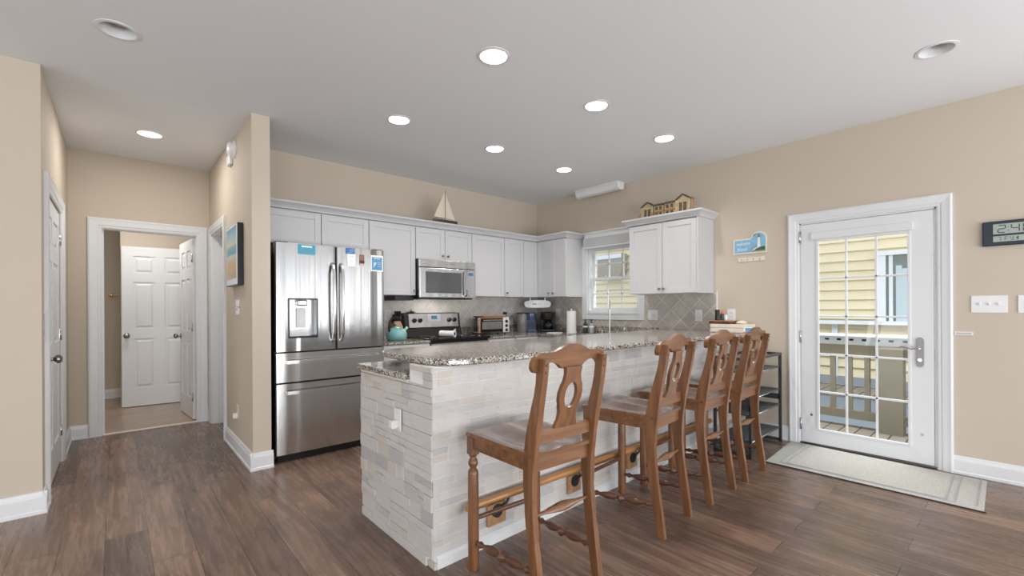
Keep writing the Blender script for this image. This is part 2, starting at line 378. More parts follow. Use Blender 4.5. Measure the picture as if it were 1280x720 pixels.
# ------------------------------------------------------------------ mesh helpers
class MB:
    def __init__(s): s.bm = bmesh.new()
    def box(s, x0, x1, y0, y1, z0, z1, bev=0.0, seg=2, mat=None):
        if x1 < x0: x0, x1 = x1, x0
        if y1 < y0: y0, y1 = y1, y0
        if z1 < z0: z0, z1 = z1, z0
        vs = [s.bm.verts.new((x, y, z)) for x in (x0, x1) for y in (y0, y1) for z in (z0, z1)]
        idx = [(0, 1, 3, 2), (4, 6, 7, 5), (0, 4, 5, 1), (2, 3, 7, 6), (0, 2, 6, 4), (1, 5, 7, 3)]
        fs = [s.bm.faces.new([vs[i] for i in f]) for f in idx]
        if mat is not None:
            for v in vs: v.co = mat @ v.co
        if bev:
            es = list({e for f in fs for e in f.edges})
            bmesh.ops.bevel(s.bm, geom=es, offset=bev, segments=seg, affect='EDGES', profile=0.5)
        return s
    def prism(s, pts, a0, a1, axis='y', warp=None, smooth=False):
        """polygon pts in the two axes left over, extruded along axis from a0 to a1"""
        def P(p, a):
            if axis == 'y': v = Vector((p[0], a, p[1]))
            elif axis == 'x': v = Vector((a, p[0], p[1]))
            else: v = Vector((p[0], p[1], a))
            return warp(v) if warp else v
        A = [s.bm.verts.new(P(p, a0)) for p in pts]; B = [s.bm.verts.new(P(p, a1)) for p in pts]
        n = len(pts)
        s.bm.faces.new(A); s.bm.faces.new(B[::-1])
        for i in range(n):
            f = s.bm.faces.new([A[i], B[i], B[(i+1) % n], A[(i+1) % n]])
            f.smooth = smooth
        return s
    def ring(s, outer, inner, a0, a1, axis='y', warp=None):
        """same-count outer and inner loops: a plate with a hole"""
        def P(p, a):
            v = Vector((p[0], a, p[1])) if axis == 'y' else (Vector((a, p[0], p[1])) if axis == 'x' else Vector((p[0], p[1], a)))
            return warp(v) if warp else v
        n = len(outer)
        oa = [s.bm.verts.new(P(p, a0)) for p in outer]; ob = [s.bm.verts.new(P(p, a1)) for p in outer]
        ia = [s.bm.verts.new(P(p, a0)) for p in inner]; ib = [s.bm.verts.new(P(p, a1)) for p in inner]
        for i in range(n):
            j = (i+1) % n
            s.bm.faces.new([oa[i], oa[j], ia[j], ia[i]]); s.bm.faces.new([ob[j], ob[i], ib[i], ib[j]])
            f = s.bm.faces.new([oa[j], oa[i], ob[i], ob[j]]); f.smooth = True
            f = s.bm.faces.new([ia[i], ia[j], ib[j], ib[i]]); f.smooth = True
        return s
    def lathe(s, prof, origin=(0, 0, 0), direction=(0, 0, 1), n=20, scale=(1, 1)):
        """prof: (radius, distance along direction)"""
        d = Vector(direction).normalized()
        u = d.orthogonal().normalized(); w = d.cross(u)
        if abs(d.z) > 0.99: u = Vector((1, 0, 0)); w = Vector((0, 1, 0))*(1 if d.z > 0 else -1)
        o = Vector(origin); rows = []
        for r, h in prof:
            if r < 1e-6: rows.append([s.bm.verts.new(o+d*h)])
            else: rows.append([s.bm.verts.new(o+d*h+u*(r*scale[0]*math.cos(2*PI*k/n))+w*(r*scale[1]*math.sin(2*PI*k/n))) for k in range(n)])
        for a, b in zip(rows, rows[1:]):
            for k in range(n):
                l = (k+1) % n
                if len(a) == 1 and len(b) == 1: continue
                if len(a) == 1: f = s.bm.faces.new([a[0], b[l], b[k]])
                elif len(b) == 1: f = s.bm.faces.new([a[k], a[l], b[0]])
                else: f = s.bm.faces.new([a[k], a[l], b[l], b[k]])
                f.smooth = True
        if len(rows[0]) > 1: s.bm.faces.new(rows[0][::-1])
        if len(rows[-1]) > 1: s.bm.faces.new(rows[-1])
        return s
    def cyl(s, p0, p1, r, n=16, r1=None):
        p0 = Vector(p0); p1 = Vector(p1); L = (p1-p0).length
        return s.lathe([(r, 0), (r if r1 is None else r1, L)], p0, p1-p0, n)
    def sweep(s, path, section, up=Vector((0, 0, 1)), closed=False):
        """section: list of (a,b): a along side, b along 'up'-ish"""
        path = [Vector(p) for p in path]; rows = []
        for i, p in enumerate(path):
            t = (path[min(i+1, len(path)-1)] - path[max(i-1, 0)]).normalized()
            side = t.cross(up)
            if side.length < 1e-4: side = t.cross(Vector((0, 1, 0)))
            side.normalize(); nn = side.cross(t).normalized()
            rows.append([s.bm.verts.new(p+side*a+nn*b) for a, b in section])
        k = len(section)
        for A, B in zip(rows, rows[1:]):
            for i in range(k):
                j = (i+1) % k
                f = s.bm.faces.new([A[i], A[j], B[j], B[i]]); f.smooth = k > 6
        s.bm.faces.new(rows[0][::-1]); s.bm.faces.new(rows[-1])
        return s
    def tube(s, path, r, n=8):
        return s.sweep(path, [(r*math.cos(2*PI*i/n), r*math.sin(2*PI*i/n)) for i in range(n)])
    def done(s, name, mat, parent=None, loc=None, smooth_angle=None):
        bmesh.ops.recalc_face_normals(s.bm, faces=s.bm.faces)
        for e in s.bm.edges:
            if len(e.link_faces) == 2 and e.calc_face_angle(0) > 0.62: e.smooth = False
        me = bpy.data.meshes.new(name); s.bm.to_mesh(me); s.bm.free()
        me.materials.append(M[mat] if isinstance(mat, str) else mat)
        o = bpy.data.objects.new(name, me); COL.objects.link(o)
        if parent: o.parent = parent
        if loc: o.location = loc
        return o
def tag(o, label=None, cat=None, group=None, kind=None):
    if label: o['label'] = label
    if cat: o['category'] = cat
    if group: o['group'] = group
    if kind: o['kind'] = kind
    return o
def thing(name, label, cat, loc=(0, 0, 0), rz=0.0, group=None):
    o = bpy.data.objects.new(name, None); COL.objects.link(o); o.location = loc; o.rotation_euler = (0, 0, rz)
    o.empty_display_size = 0.1
    return tag(o, label, cat, group)
def struct(o): o['kind'] = 'structure'; return o
def sgroup(name, loc=(0, 0, 0), rz=0.0):
    o = bpy.data.objects.new(name, None); COL.objects.link(o); o.location = loc; o.rotation_euler = (0, 0, rz)
    o['kind'] = 'structure'; return o
def copy_tree(o, parent=None):
    c = o.copy(); COL.objects.link(c); c.parent = parent
    for ch in list(o.children): copy_tree(ch, c)
    return c
def text(name, body, size, mat, parent, loc, rot, extrude=0.0005, align='CENTER', shear=0.0, sx=1.0):
    cu = bpy.data.curves.new(name, 'FONT'); cu.body = body; cu.size = size; cu.extrude = extrude
    cu.align_x = align; cu.align_y = 'CENTER'; cu.shear = shear
    cu.materials.append(M[mat])
    t_ = bpy.data.objects.new('t', cu); COL.objects.link(t_); bpy.context.view_layer.update()
    me = bpy.data.meshes.new_from_object(t_.evaluated_get(bpy.context.evaluated_depsgraph_get()))
    COL.objects.unlink(t_); bpy.data.objects.remove(t_)
    o = bpy.data.objects.new(name, me); COL.objects.link(o); o.parent = parent; o.location = loc; o.rotation_euler = rot
    o.scale = (sx, 1, 1)
    return o

XR, YB, CZ = 4.633, 4.638, 2.745
XL, YF, YH = -0.342, 3.95, 5.95
PX0, PX1, PY = 0.777, 0.905, 3.865
RW = -PI/2      # parents on the right wall: local x runs towards -Y, local -y faces -X

# ------------------------------------------------------------------ shell
struct(MB().box(-5, XR, -4, YH, -0.1, 0).done('floor', 'floor'))
struct(MB().box(-1.2, 1.6, YH+0.002, 8.6, -0.1, 0.004).done('floor_bathroom', 'bathtile'))
struct(MB().box(-0.103, 0.656, YH-0.012, YH+0.03, 0.0, 0.012, 0.003).done('trim_threshold', 'beigebox'))

cans_lit = [(x, y) for y in (2.05, 3.24) for x in (1.69, 2.68, 3.66)]
cans_off = [(0.011, 3.19), (3.612, 0.283)]
def ceiling_main():
    cu = bpy.data.curves.new('ceiling', 'CURVE'); cu.dimensions = '2D'; cu.fill_mode = 'BOTH'; cu.extrude = 0.04
    def spl(pts):
        s = cu.splines.new('POLY'); s.points.add(len(pts)-1)
        for p, q in zip(s.points, pts): p.co = (*q, 0, 1)
        s.use_cyclic_u = True
    spl([(-5, -4), (XR+0.1, -4), (XR+0.1, YB+0.1), (PX1-0.06, YB+0.1), (PX1-0.06, YF-0.06), (XL+0.0, YF-0.06), (XL+0.0, YF+0.1), (-5, YF+0.1)])
    for (cx, cy) in cans_lit+cans_off:
        spl([(cx+0.083*math.cos(2*PI*k/32), cy+0.083*math.sin(2*PI*k/32)) for k in range(32)])
    tmp = bpy.data.objects.new('tmp', cu); COL.objects.link(tmp); tmp.location = (0, 0, CZ+0.04)
    bpy.context.view_layer.update()
    me = bpy.data.meshes.new_from_object(tmp.evaluated_get(bpy.context.evaluated_depsgraph_get()))
    COL.objects.unlink(tmp); bpy.data.objects.remove(tmp)
    me.materials.clear(); me.materials.append(M['ceiling'])
    o = bpy.data.objects.new('ceiling', me); COL.objects.link(o); o.location = (0, 0, CZ+0.04)
    return struct(o)
ceiling_main()
# hallway ceiling rises slightly towards the far end
struct(MB().prism([(YF-0.06, CZ), (YH+0.1, CZ+0.04), (YH+0.1, CZ+0.14), (YF-0.06, CZ+0.1)], XL-0.1, PX1-0.06, 'x').done('ceiling_hall', 'ceiling'))

struct(MB().box(PX1, XR+0.15, YB, YB+0.12, 0, CZ).done('wall_back', 'wall'))
def wall_open(name, lo, hi, z1, plane, thick, axis, opens, mat='wall'):
    """wall running along axis from lo to hi with openings (a0,a1,z0,z1)"""
    b = MB(); opens = sorted(opens); cur = lo
    def bx(a0, a1, c0, c1):
        if a1-a0 < 1e-4 or c1-c0 < 1e-4: return
        if axis == 'y': b.box(plane, plane+thick, a0, a1, c0, c1)
        else: b.box(a0, a1, plane, plane+thick, c0, c1)
    for a0, a1, c0, c1 in opens:
        bx(cur, a0, 0, z1); bx(a0, a1, 0, c0); bx(a0, a1, c1, z1); cur = a1
    bx(cur, hi, 0, z1)
    return struct(b.done(name, mat))
EW = [(-3.6, -2.6, 0.3, 2.4), (-2.1, -1.1, 0.3, 2.4)]   # further windows of the right wall, behind the camera
DO = (0.37, 1.272, 0.0, 1.985)         # exterior door opening (y0,y1,z0,z1)
WO = (2.945, 3.69, 1.18, 2.02)         # window opening
wall_open('wall_right', -4, YB, CZ, XR, 0.15, 'y', [DO, WO]+EW)
wall_open('wall_pillar', PY, YH, CZ+0.04, PX0, PX1-PX0, 'y', [(5.03, 5.76, 0, 2.04)])
wall_open('wall_hall_end', XL-0.1, PX0, CZ+0.06, YH, 0.1, 'x', [(-0.118, 0.671, 0, 2.05)])
wall_open('wall_hall_left', YF+0.1, YH, CZ+0.04, XL, -0.12, 'y', [(4.17, 5.17, 0, 2.035)])
struct(MB().box(-5, XL, YF, YF+0.1, 0, CZ).done('wall_left', 'wall'))
# walls behind the camera with the window bays that let the daylight in
wall_open('wall_south', -5, XR+0.15, CZ, -4, -0.12, 'x', [(-3.7, -1.5, 0.1, 2.4), (-0.9, 1.3, 0.1, 2.4), (1.9, 4.1, 0.1, 2.4)])
wall_open('wall_west', -4, YF, CZ, -5, -0.12, 'y', [(-2.65, -0.55, 0.3, 2.3), (0.35, 2.45, 0.3, 2.3)])
# bathroom walls
struct(MB().box(-1.3, 0.04, 8.36, 8.46, 0, 2.5).done('wall_bath_back', 'wall'))
struct(MB().box(0.04, 1.6, 7.50, 7.6, 0, 2.5).box(0.04, 0.14, 7.6, 8.46, 0, 2.5).done('wall_bath_inner', 'wall'))
struct(MB().box(1.5, 1.6, 6.05, 7.5, 0, 2.5).done('wall_bath_right', 'wall'))
struct(MB().box(-1.3, -1.2, 6.05, 8.46, 0, 2.5).done('wall_bath_left', 'wall'))
struct(MB().box(-1.3, 1.6, 6.05, 8.46, 2.6, 2.66).done('ceiling_bath', 'ceiling'))

# baseboards: stepped profile swept as boxes
def baseboard(name, segs):
    """segs: list of (axis, plane, normal_sign, a0, a1)"""
    b = MB()
    for axis, plane, sg, a0, a1 in segs:
        prof = [(0, 0), (0.022, 0), (0.022, 0.018), (0.016, 0.024), (0.016, 0.098), (0.013, 0.108), (0.011, 0.112), (0.007, 0.13), (0, 0.132)]
        pts = [(plane+sg*p, z) for p, z in prof]
        if axis == 'y': b.bm; _p = [(x, z) for x, z in pts]; b.prism(_p, a0, a1, 'y')
        else: b.prism(pts, a0, a1, 'x')
    return struct(b.done(name, 'white'))
baseboard('baseboard_left', [('x', YF, -1, -5, XL+0.02)])
baseboard('baseboard_hall_left', [('y', XL, 1, YF-0.02, 4.07), ('y', XL, 1, 5.275, YH)])
baseboard('baseboard_hall_end', [('x', YH, -1, XL, -0.21), ('x', YH, -1, 0.768, PX0)])
baseboard('baseboard_pillar', [('y', PX0, -1, PY-0.02, 4.935), ('y', PX0, -1, 5.86, YH), ('x', PY, -1, PX0-0.02, PX1+0.012)])
baseboard('baseboard_right', [('y', XR, -1, -4, 0.282), ('y', XR, -1, 1.364, 1.80)])
baseboard('baseboard_bath', [('x', 8.36, -1, -1.2, 0.04)])

# door casings: a mitred moulded frame, profile steps built from nested boxes
def casing(name, axis, plane, sg, a0, a1, z1, w=0.09, z0=0.0):
    b = MB()
    steps = [(0.0, w, 0.014), (0.006, w-0.012, 0.019), (w*0.55, w-0.018, 0.023)]
    prof = [(0, 0), (0, 0.010), (0.010, 0.014), (0.022, 0.014), (0.030, 0.019), (w-0.03, 0.022), (w-0.012, 0.026), (w, 0.020), (w, 0)]
    # path: up the left side, across, down the right side; mitred
    inner = [(a0, z0), (a0, z1), (a1, z1), (a1, z0)]
    def at(k, p):
        a, z = inner[k]
        if k == 0: return (a-p, z)
        if k == 1: return (a-p, z+p)
        if k == 2: return (a+p, z+p)
        return (a+p, z)
    rows = []
    for k in range(4):
        row = []
        for p, d in prof:
            a, z = at(k, p); h = plane+sg*d
            row.append(b.bm.verts.new((h, a, z) if axis == 'y' else (a, h, z)))
        rows.append(row)
    n = len(prof)
    for A, B in zip(rows, rows[1:]):
        for i in range(n):
            j = (i+1) % n; b.bm.faces.new([A[i], A[j], B[j], B[i]])
    b.bm.faces.new(rows[0]); b.bm.faces.new(rows[-1][::-1])
    return struct(b.done(name, 'white'))
casing('trim_1', 'y', XR, -1, DO[0], DO[1], DO[3], 0.088)
casing('trim_2', 'x', YH, -1, -0.108, 0.661, 2.045, 0.10)
casing('trim_3', 'y', PX0, -1, 5.03, 5.76, 2.04, 0.09)
casing('trim_4', 'y', XL, 1, 4.17, 5.17, 2.035, 0.095)
# jambs
struct(MB().box(-0.118, -0.103, YH, YH+0.1, 0, 2.04).box(0.656, 0.671, YH, YH+0.1, 0, 2.04).box(-0.118, 0.671, YH, YH+0.1, 2.04, 2.05)
       .box(-0.103, -0.091, YH+0.04, YH+0.075, 0, 2.04).done('trim_5', 'white'))
struct(MB().box(PX0, PX1, 5.745, 5.76, 0, 2.025).box(PX0, PX1, 5.03, 5.045, 0, 2.025).box(PX0, PX1, 5.03, 5.76, 2.025, 2.04)
       .box(PX0+0.05, PX0+0.09, 5.733, 5.745, 0, 2.025).done('trim_6', 'white'))
struct(MB().box(XR, XR+0.15, DO[0], DO[0]+0.012, 0, DO[3]).box(XR, XR+0.15, DO[1]-0.012, DO[1], 0, DO[3]).box(XR, XR+0.15, DO[0], DO[1], DO[3]-0.012, DO[3]).done('trim_7', 'white'))
struct(MB().box(XR-0.01, XR+0.15, DO[0], DO[1], 0.0, 0.016, 0.004).done('trim_8', 'darknickel'))

# six-panel interior door: local x along the leaf, front -y, origin at hinge bottom
def six_panel(name, w, h, loc, rz, kind='structure', both=True):
    root = sgroup(name, loc, rz)
    t = 0.035
    b = MB(); st = 0.115; mid = 0.10
    b.box(0, w, -t/2+0.008, t/2-0.008, 0, h)
    rails = [(0, 0.23), (0.86, 0.98), (1.58, 1.69), (h-0.12, h)]
    for sgn in (-1, 1):
        ya, yb = (-t/2, -t/2+0.0085) if sgn < 0 else (t/2-0.0085, t/2)
        for x0, x1 in ((0, st), (w/2-mid/2, w/2+mid/2), (w-st, w)): b.box(x0, x1, ya, yb, 0, h)
        for z0, z1 in rails:
            b.box(st, w/2-mid/2, ya, yb, z0, z1); b.box(w/2+mid/2, w-st, ya, yb, z0, z1)
        for (z0, z1) in ((0.23, 0.86), (0.98, 1.58), (1.69, h-0.12)):
            for x0, x1 in ((st, w/2-mid/2), (w/2+mid/2, w-st)):
                g = 0.022; bw = 0.022
                y_in = -t/2+0.008 if sgn < 0 else t/2-0.008; y_out = -t/2+0.001 if sgn < 0 else t/2-0.001
                o = [(x0+g, z0+g), (x1-g, z0+g), (x1-g, z1-g), (x0+g, z1-g)]
                i2 = [(x0+g+bw, z0+g+bw), (x1-g-bw, z0+g+bw), (x1-g-bw, z1-g-bw), (x0+g+bw, z1-g-bw)]
                O = [b.bm.verts.new((x, y_in, z)) for x, z in o]; I = [b.bm.verts.new((x, y_out, z)) for x, z in i2]
                for k in range(4): b.bm.faces.new([O[k], O[(k+1) % 4], I[(k+1) % 4], I[k]])
                b.bm.faces.new(I)
    b.done('door_panel', 'white', root)
    return root
def knob(parent, x, z, y0, sgn, nm='door_handle'):
    return MB().lathe([(0.032, 0), (0.032, 0.006), (0.014, 0.010), (0.011, 0.03), (0.02, 0.038), (0.030, 0.05), (0.029, 0.062), (0.018, 0.072), (0, 0.075)], (x, y0, z), (0, sgn, 0), 20).done(nm, 'darknickel', parent)
def hinges(parent, zs, x, y, along='y'):
    for z in zs:
        MB().box(x-0.004, x+0.030, y-0.003, y+0.001, z-0.045, z+0.045).cyl((x, y-0.006, z-0.046), (x, y-0.006, z+0.046), 0.006, 10).done('hinge', 'chrome', parent)
# left hallway door (closed): leaf plane at x = XL-0.02, hinge far end
d2 = six_panel('door_2', 0.965, 2.01, (XL-0.022, 5.152, 0.012), -PI/2)
# local x -> world -Y ; local -y -> world -X ; local +y -> world +X (hall side)
knob(d2, 0.89, 0.90, 0.0175, 1); 
for z in (0.25, 1.03, 1.80):
    MB().box(-0.006, 0.024, 0.017, 0.021, z-0.045, z+0.045).cyl((-0.004, 0.024, z-0.046), (-0.004, 0.024, z+0.046), 0.006, 10).done('hinge', 'chrome', d2)
# bathroom door opened inward, hinged on the right jamb
ang = math.atan2(0.677, -0.055)
d3 = six_panel('door_3', 0.68, 2.02, (0.652, 6.075, 0.012), ang)
knob(d3, 0.62, 0.91, 0.0175, 1); knob(d3, 0.62, 0.91, -0.0175, -1)
for z in (0.25, 1.03, 1.80):
    MB().box(-0.01, 0.026, 0.0172, 0.021, z-0.045, z+0.045).cyl((-0.008, 0.024, z-0.046), (-0.008, 0.024, z+0.046), 0.006, 10).done('hinge', 'chrome', d3)
# second leaf further in
d4 = six_panel('door_4', 0.76, 2.03, (0.05, 7.435, 0.012), math.radians(-6))
knob(d4, 0.05, 0.90, -0.0175, -1)
# closed door recessed in the right hand hall opening
d5 = six_panel('door_5', 0.69, 2.0, (PX1-0.02, 5.052, 0.012), PI/2)

# exterior glazed door ------------------------------------------------
d1 = sgroup('door_1', (0, 0, 0))
xs0, xs1 = XR-0.006, XR+0.038
ya, yb, za, zb = 0.386, 1.258, 0.02, 1.966
ga, gb, gz0, gz1 = 0.527, 1.130, 0.150, 1.815
MB().box(xs0, xs1, ya, ga, za, zb).box(xs0, xs1, gb, yb, za, zb).box(xs0, xs1, ga, gb, za, gz0).box(xs0, xs1, ga, gb, gz1, zb).done('door_panel', 'white', d1)
b = MB()
for (y0, y1, z0, z1) in ((ga-0.012, ga+0.008, gz0-0.012, gz1+0.012), (gb-0.008, gb+0.012, gz0-0.012, gz1+0.012), (ga, gb, gz0-0.012, gz0+0.008), (ga, gb, gz1-0.008, gz1+0.012)):
    b.box(xs0-0.008, xs0+0.01, y0, y1, z0, z1, 0.003)
b.box(xs0-0.018, xs0, ga-0.025, gb+0.05, gz1+0.012, gz1+0.075, 0.003)
b.done('glazing_frame', 'white', d1)
b = MB()
for k in (1, 2): b.box(xs0+0.004, xs0+0.022, ga+(gb-ga)*k/3-0.008, ga+(gb-ga)*k/3+0.008, gz0, gz1, 0.002)
for k in range(1, 5): b.box(xs0+0.004, xs0+0.022, ga, gb, gz0+(gz1-gz0)*k/5-0.008, gz0+(gz1-gz0)*k/5+0.008, 0.002)
b.done('muntins', 'white', d1)
MB().box(xs0+0.024, xs0+0.028, ga, gb, gz0, gz1).done('glass_pane', 'glass', d1)
for z in (1.86, 0.965, 0.18):
    MB().box(xs0-0.003, xs0+0.001, yb-0.002, yb+0.022, z-0.05, z+0.05).cyl((xs0-0.007, yb+0.007, z-0.052), (xs0-0.007, yb+0.007, z+0.052), 0.006, 10).done('hinge', 'chrome', d1)
pl = MB().prism([(0.464+0.022*math.cos(a), 0.965+0.028*math.sin(a)) for a in [PI*k/10 for k in range(11)]]+[(0.464+0.022*math.cos(a), 0.790+0.026*math.sin(a)) for a in [PI+PI*k/10 for k in range(11)]], xs0-0.009, xs0, 'x').done('handle_plate', 'satin', d1)
MB().cyl((xs0-0.009, 0.464, 0.915), (xs0-0.05, 0.464, 0.915), 0.010).tube([(xs0-0.048, 0.464-0.01, 0.92), (xs0-0.05, 0.48, 0.913), (xs0-0.052, 0.51, 0.905), (xs0-0.052, 0.54, 0.918), (xs0-0.05, 0.565, 0.922), (xs0-0.046, 0.588, 0.908)], 0.0065).done('door_handle', 'chrome', d1)
MB().cyl((xs0-0.009, 0.464, 0.82), (xs0-0.022, 0.464, 0.82), 0.013).done('lock_cylinder', 'chrome', d1)
MB().box(xs0-0.002, xs0, 0.448, 0.463, 0.235, 0.255).box(xs0-0.002, xs0, 1.175, 1.19, 0.26, 0.28).done('screen_clip', 'chrome', d1)

# window ---------------------------------------------------------------
wn = sgroup('window_1')
y0, y1, z0, z1 = WO
b = MB()
for (a0, a1, c0, c1) in ((y0-0.09, y0, z0-0.10, z1+0.02), (y1, y1+0.09, z0-0.10, z1+0.02), (y0, y1, z0-0.10, z0)):
    b.box(XR-0.020, XR, a0, a1, c0, c1, 0.004)
for (a0, a1, c0, c1) in ((y0-0.03, y0, z0-0.03, z1+0.02), (y1, y1+0.03, z0-0.03, z1+0.02), (y0, y1, z0-0.03, z0)):
    b.box(XR-0.028, XR-0.018, a0, a1, c0, c1, 0.003)
b.done('window_casing', 'white', wn)
b = MB()
b.box(XR, XR+0.15, y0, y0+0.012, z0, z1).box(XR, XR+0.15, y1-0.012, y1, z0, z1).box(XR, XR+0.15, y0, y1, z0, z0+0.015).box(XR, XR+0.15, y0, y1, z1-0.012, z1)
b.done('window_frame', 'white', wn)
zm = 1.605
def sash(nm, x, zb0, zt):
    r = MB(); f = 0.038
    for (a0, a1, c0, c1) in ((y0+0.012, y0+0.012+f, zb0, zt), (y1-0.012-f, y1-0.012, zb0, zt), (y0+0.05, y1-0.05, zb0, zb0+f), (y0+0.05, y1-0.05, zt-f, zt)):
        r.box(x, x+0.03, a0, a1, c0, c1, 0.003)
    ow = y1-y0-0.1
    for k in (1, 2): r.box(x+0.008, x+0.022, y0+0.05+ow*k/3-0.007, y0+0.05+ow*k/3+0.007, zb0+f, zt-f)
    zc = (zb0+zt)/2; r.box(x+0.008, x+0.022, y0+0.05, y1-0.05, zc-0.007, zc+0.007)
    s_ = r.done(nm, 'white', wn)
    MB().box(x+0.013, x+0.016, y0+0.05, y1-0.05, zb0+f, zt-f).done('glass_pane', 'glass', s_)
sash('lower_sash', XR+0.045, z0+0.015, zm+0.02)
sash('upper_sash', XR+0.08, zm-0.02, z1-0.012)
for yy in (3.2, 3.45):
    MB().cyl((XR+0.052, yy, zm+0.02), (XR+0.052, yy, zm+0.035), 0.018).done('sash_lock', 'chrome', wn)
bl = thing('window_blind', 'raised white slatted blind with valance board over the kitchen window', 'blind')
MB().box(XR-0.060, XR-0.021, 2.86, 3.708, 2.135, 2.19, 0.004).box(XR-0.085, XR-0.001, 2.86, 3.71, 2.185, 2.203, 0.003).done('valance', 'white', bl)
b = MB()
for k in range(11): b.box(XR-0.080, XR-0.024, 2.862, 3.706, 2.020+k*0.0105, 2.020+k*0.0105+0.0065)
b.done('slats', 'white', bl)
MB().box(XR-0.080, XR-0.024, 2.862, 3.706, 1.998, 2.016, 0.003).done('bottom_rail', 'white', bl)

# backsplash -------------------------------------------------------------
struct(MB().box(PX1, XR, YB-0.008, YB, 0.906, 1.40).done('wall_tile_back', 'splash_back_lit'))
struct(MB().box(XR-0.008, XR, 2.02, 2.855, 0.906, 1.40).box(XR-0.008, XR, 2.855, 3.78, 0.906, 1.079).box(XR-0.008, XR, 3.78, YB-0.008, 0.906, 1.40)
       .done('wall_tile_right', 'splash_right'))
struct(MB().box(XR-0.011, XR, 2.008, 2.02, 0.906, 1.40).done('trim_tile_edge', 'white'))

# ------------------------------------------------------------------ base cabinets and counters
def shaker(b, x0, x1, z0, z1, y, st=0.055, t=0.02):
    """door facing -y whose back is at y"""
    b.box(x0, x1, y-t+0.007, y, z0, z1)
    b.box(x0, x0+st, y-t, y-t+0.008, z0, z1, 0.0015, 1).box(x1-st, x1, y-t, y-t+0.008, z0, z1, 0.0015, 1)
    b.box(x0+st, x1-st, y-t, y-t+0.008, z0, z0+st, 0.0015, 1).box(x0+st, x1-st, y-t, y-t+0.008, z1-st, z1, 0.0015, 1)
    return b
def cab_knob(parent, x, y, z):
    return MB().lathe([(0.007, 0), (0.005, 0.012), (0.013, 0.018), (0.014, 0.024), (0.009, 0.029), (0, 0.030)], (x, y, z), (0, -1, 0), 14).done('knob', 'darknickel', parent)
def base_cab(name, label, loc, rz, w, splits, drawers=True, d=0.62, h=0.882):
    root = thing(name, label, 'cabinet', loc, rz)
    MB().box(0, w, 0.0, d, 0.10, h).box(0, w, 0.07, d, 0, 0.10).done('cabinet_body', 'cab', root)
    n = len(splits)-1
    for k in range(n):
        a, c = splits[k]+0.006, splits[k+1]-0.006
        dd = shaker(MB(), a, c, 0.115, 0.70, 0).done('door', 'cab', root)
        cab_knob(dd, c-0.03 if k % 2 == 0 else a+0.03, -0.02, 0.66)
        dr = MB().box(a, c, -0.02, 0, 0.712, h-0.01, 0.003).done('drawer', 'cab', root)
        cab_knob(dr, (a+c)/2, -0.02, 0.785)
    return root
base_cab('base_cabinet', 'white base cabinet between the fridge and the stove', (1.90, 4.0, 0), 0, 0.515, [0, 0.515])
base_cab('base_cabinet', 'white base cabinets right of the stove, running into the corner', (3.185, 4.0, 0), 0, 0.83, [0, 0.42, 0.83])
base_cab('base_cabinet', 'white sink cabinet run below the kitchen window', (4.02, 3.98, 0), RW, 1.30, [0, 0.45, 0.88, 1.30], d=0.60)
tag(MB().box(1.885, 2.417, 3.975, YB-0.009, 0.884, 0.906, 0.004).done('countertop', 'granite'), 'speckled granite countertop left of the stove under the kettle', 'countertop')
tag(MB().prism([(3.183, YB-0.009), (3.183, 3.975), (3.97, 3.975), (3.975, 3.97), (3.975, 2.67), (XR-0.009, 2.67), (XR-0.009, YB-0.009)], 0.884, 0.906, 'z').done('countertop', 'granite'),
    'L-shaped speckled granite countertop right of the stove and under the window', 'countertop')
tag(MB().box(3.185, 4.60, YB-0.028, YB-0.0085, 0.9065, 1.0, 0.002).done('counter_upstand', 'granite'), 'low granite upstand behind the toaster oven and coffee maker', 'upstand')
tag(MB().box(XR-0.028, XR-0.0085, 2.67, YB-0.03, 0.9065, 1.0, 0.002).done('counter_upstand', 'granite'), 'low granite upstand behind the sink faucet below the window', 'upstand')
# sink rim
sk = thing('kitchen_sink', 'stainless steel sink set in the counter under the window', 'sink', (4.24, 3.25, 0.9065))
MB().ring([(-0.20, -0.36), (0.20, -0.36), (0.20, 0.36), (-0.20, 0.36)], [(-0.19, -0.34), (0.185, -0.34), (0.185, 0.34), (-0.19, 0.34)], 0.0, 0.004, 'z').done('rim', 'steelflat', sk)

# upper cabinets ---------------------------------------------------------
UZ0, UZ1 = 1.378, 2.135
def upper(name, label, loc, rz, w, z0, doors, knobs, d=0.323, sides=True):
    root = thing(name, label, 'cabinet', loc, rz, None)
    MB().box(0, w, 0, d, z0, UZ1).done('cabinet_body', 'cab', root)
    for (a, c), kx in zip(doors, knobs):
        dd = shaker(MB(), a+0.003, c-0.003, z0+0.004, UZ1-0.012, -0.001).done('door', 'cab', root)
        if kx is not None: cab_knob(dd, kx, -0.021, z0+0.05)
    return root
YU = YB-0.326
upper('wall_cabinet', 'short white wall cabinet above the fridge', (PX1+0.002, YU, 0), 0, 0.993, 1.82, [(0.0, 0.53), (0.53, 0.993)], [None, None])
upper('wall_cabinet', 'white single-door wall cabinet between fridge and microwave', (1.902, YU, 0), 0, 0.525, UZ0, [(0, 0.525)], [0.50])
upper('wall_cabinet', 'short white two-door wall cabinet above the microwave', (2.429, YU, 0), 0, 0.756, 1.778, [(0, 0.375), (0.375, 0.756)], [0.335, 0.41])
upper('wall_cabinet', 'white wall cabinet right of the microwave over the toaster oven', (3.187, YU, 0), 0, 0.515, UZ0, [(0, 0.515)], [None])
upper('wall_cabinet', 'white corner wall cabinet above the coffee maker', (3.704, YU, 0), 0, 0.923, UZ0, [(0, 0.33), (0.33, 0.59)], [0.03, None])
XU = XR-0.326
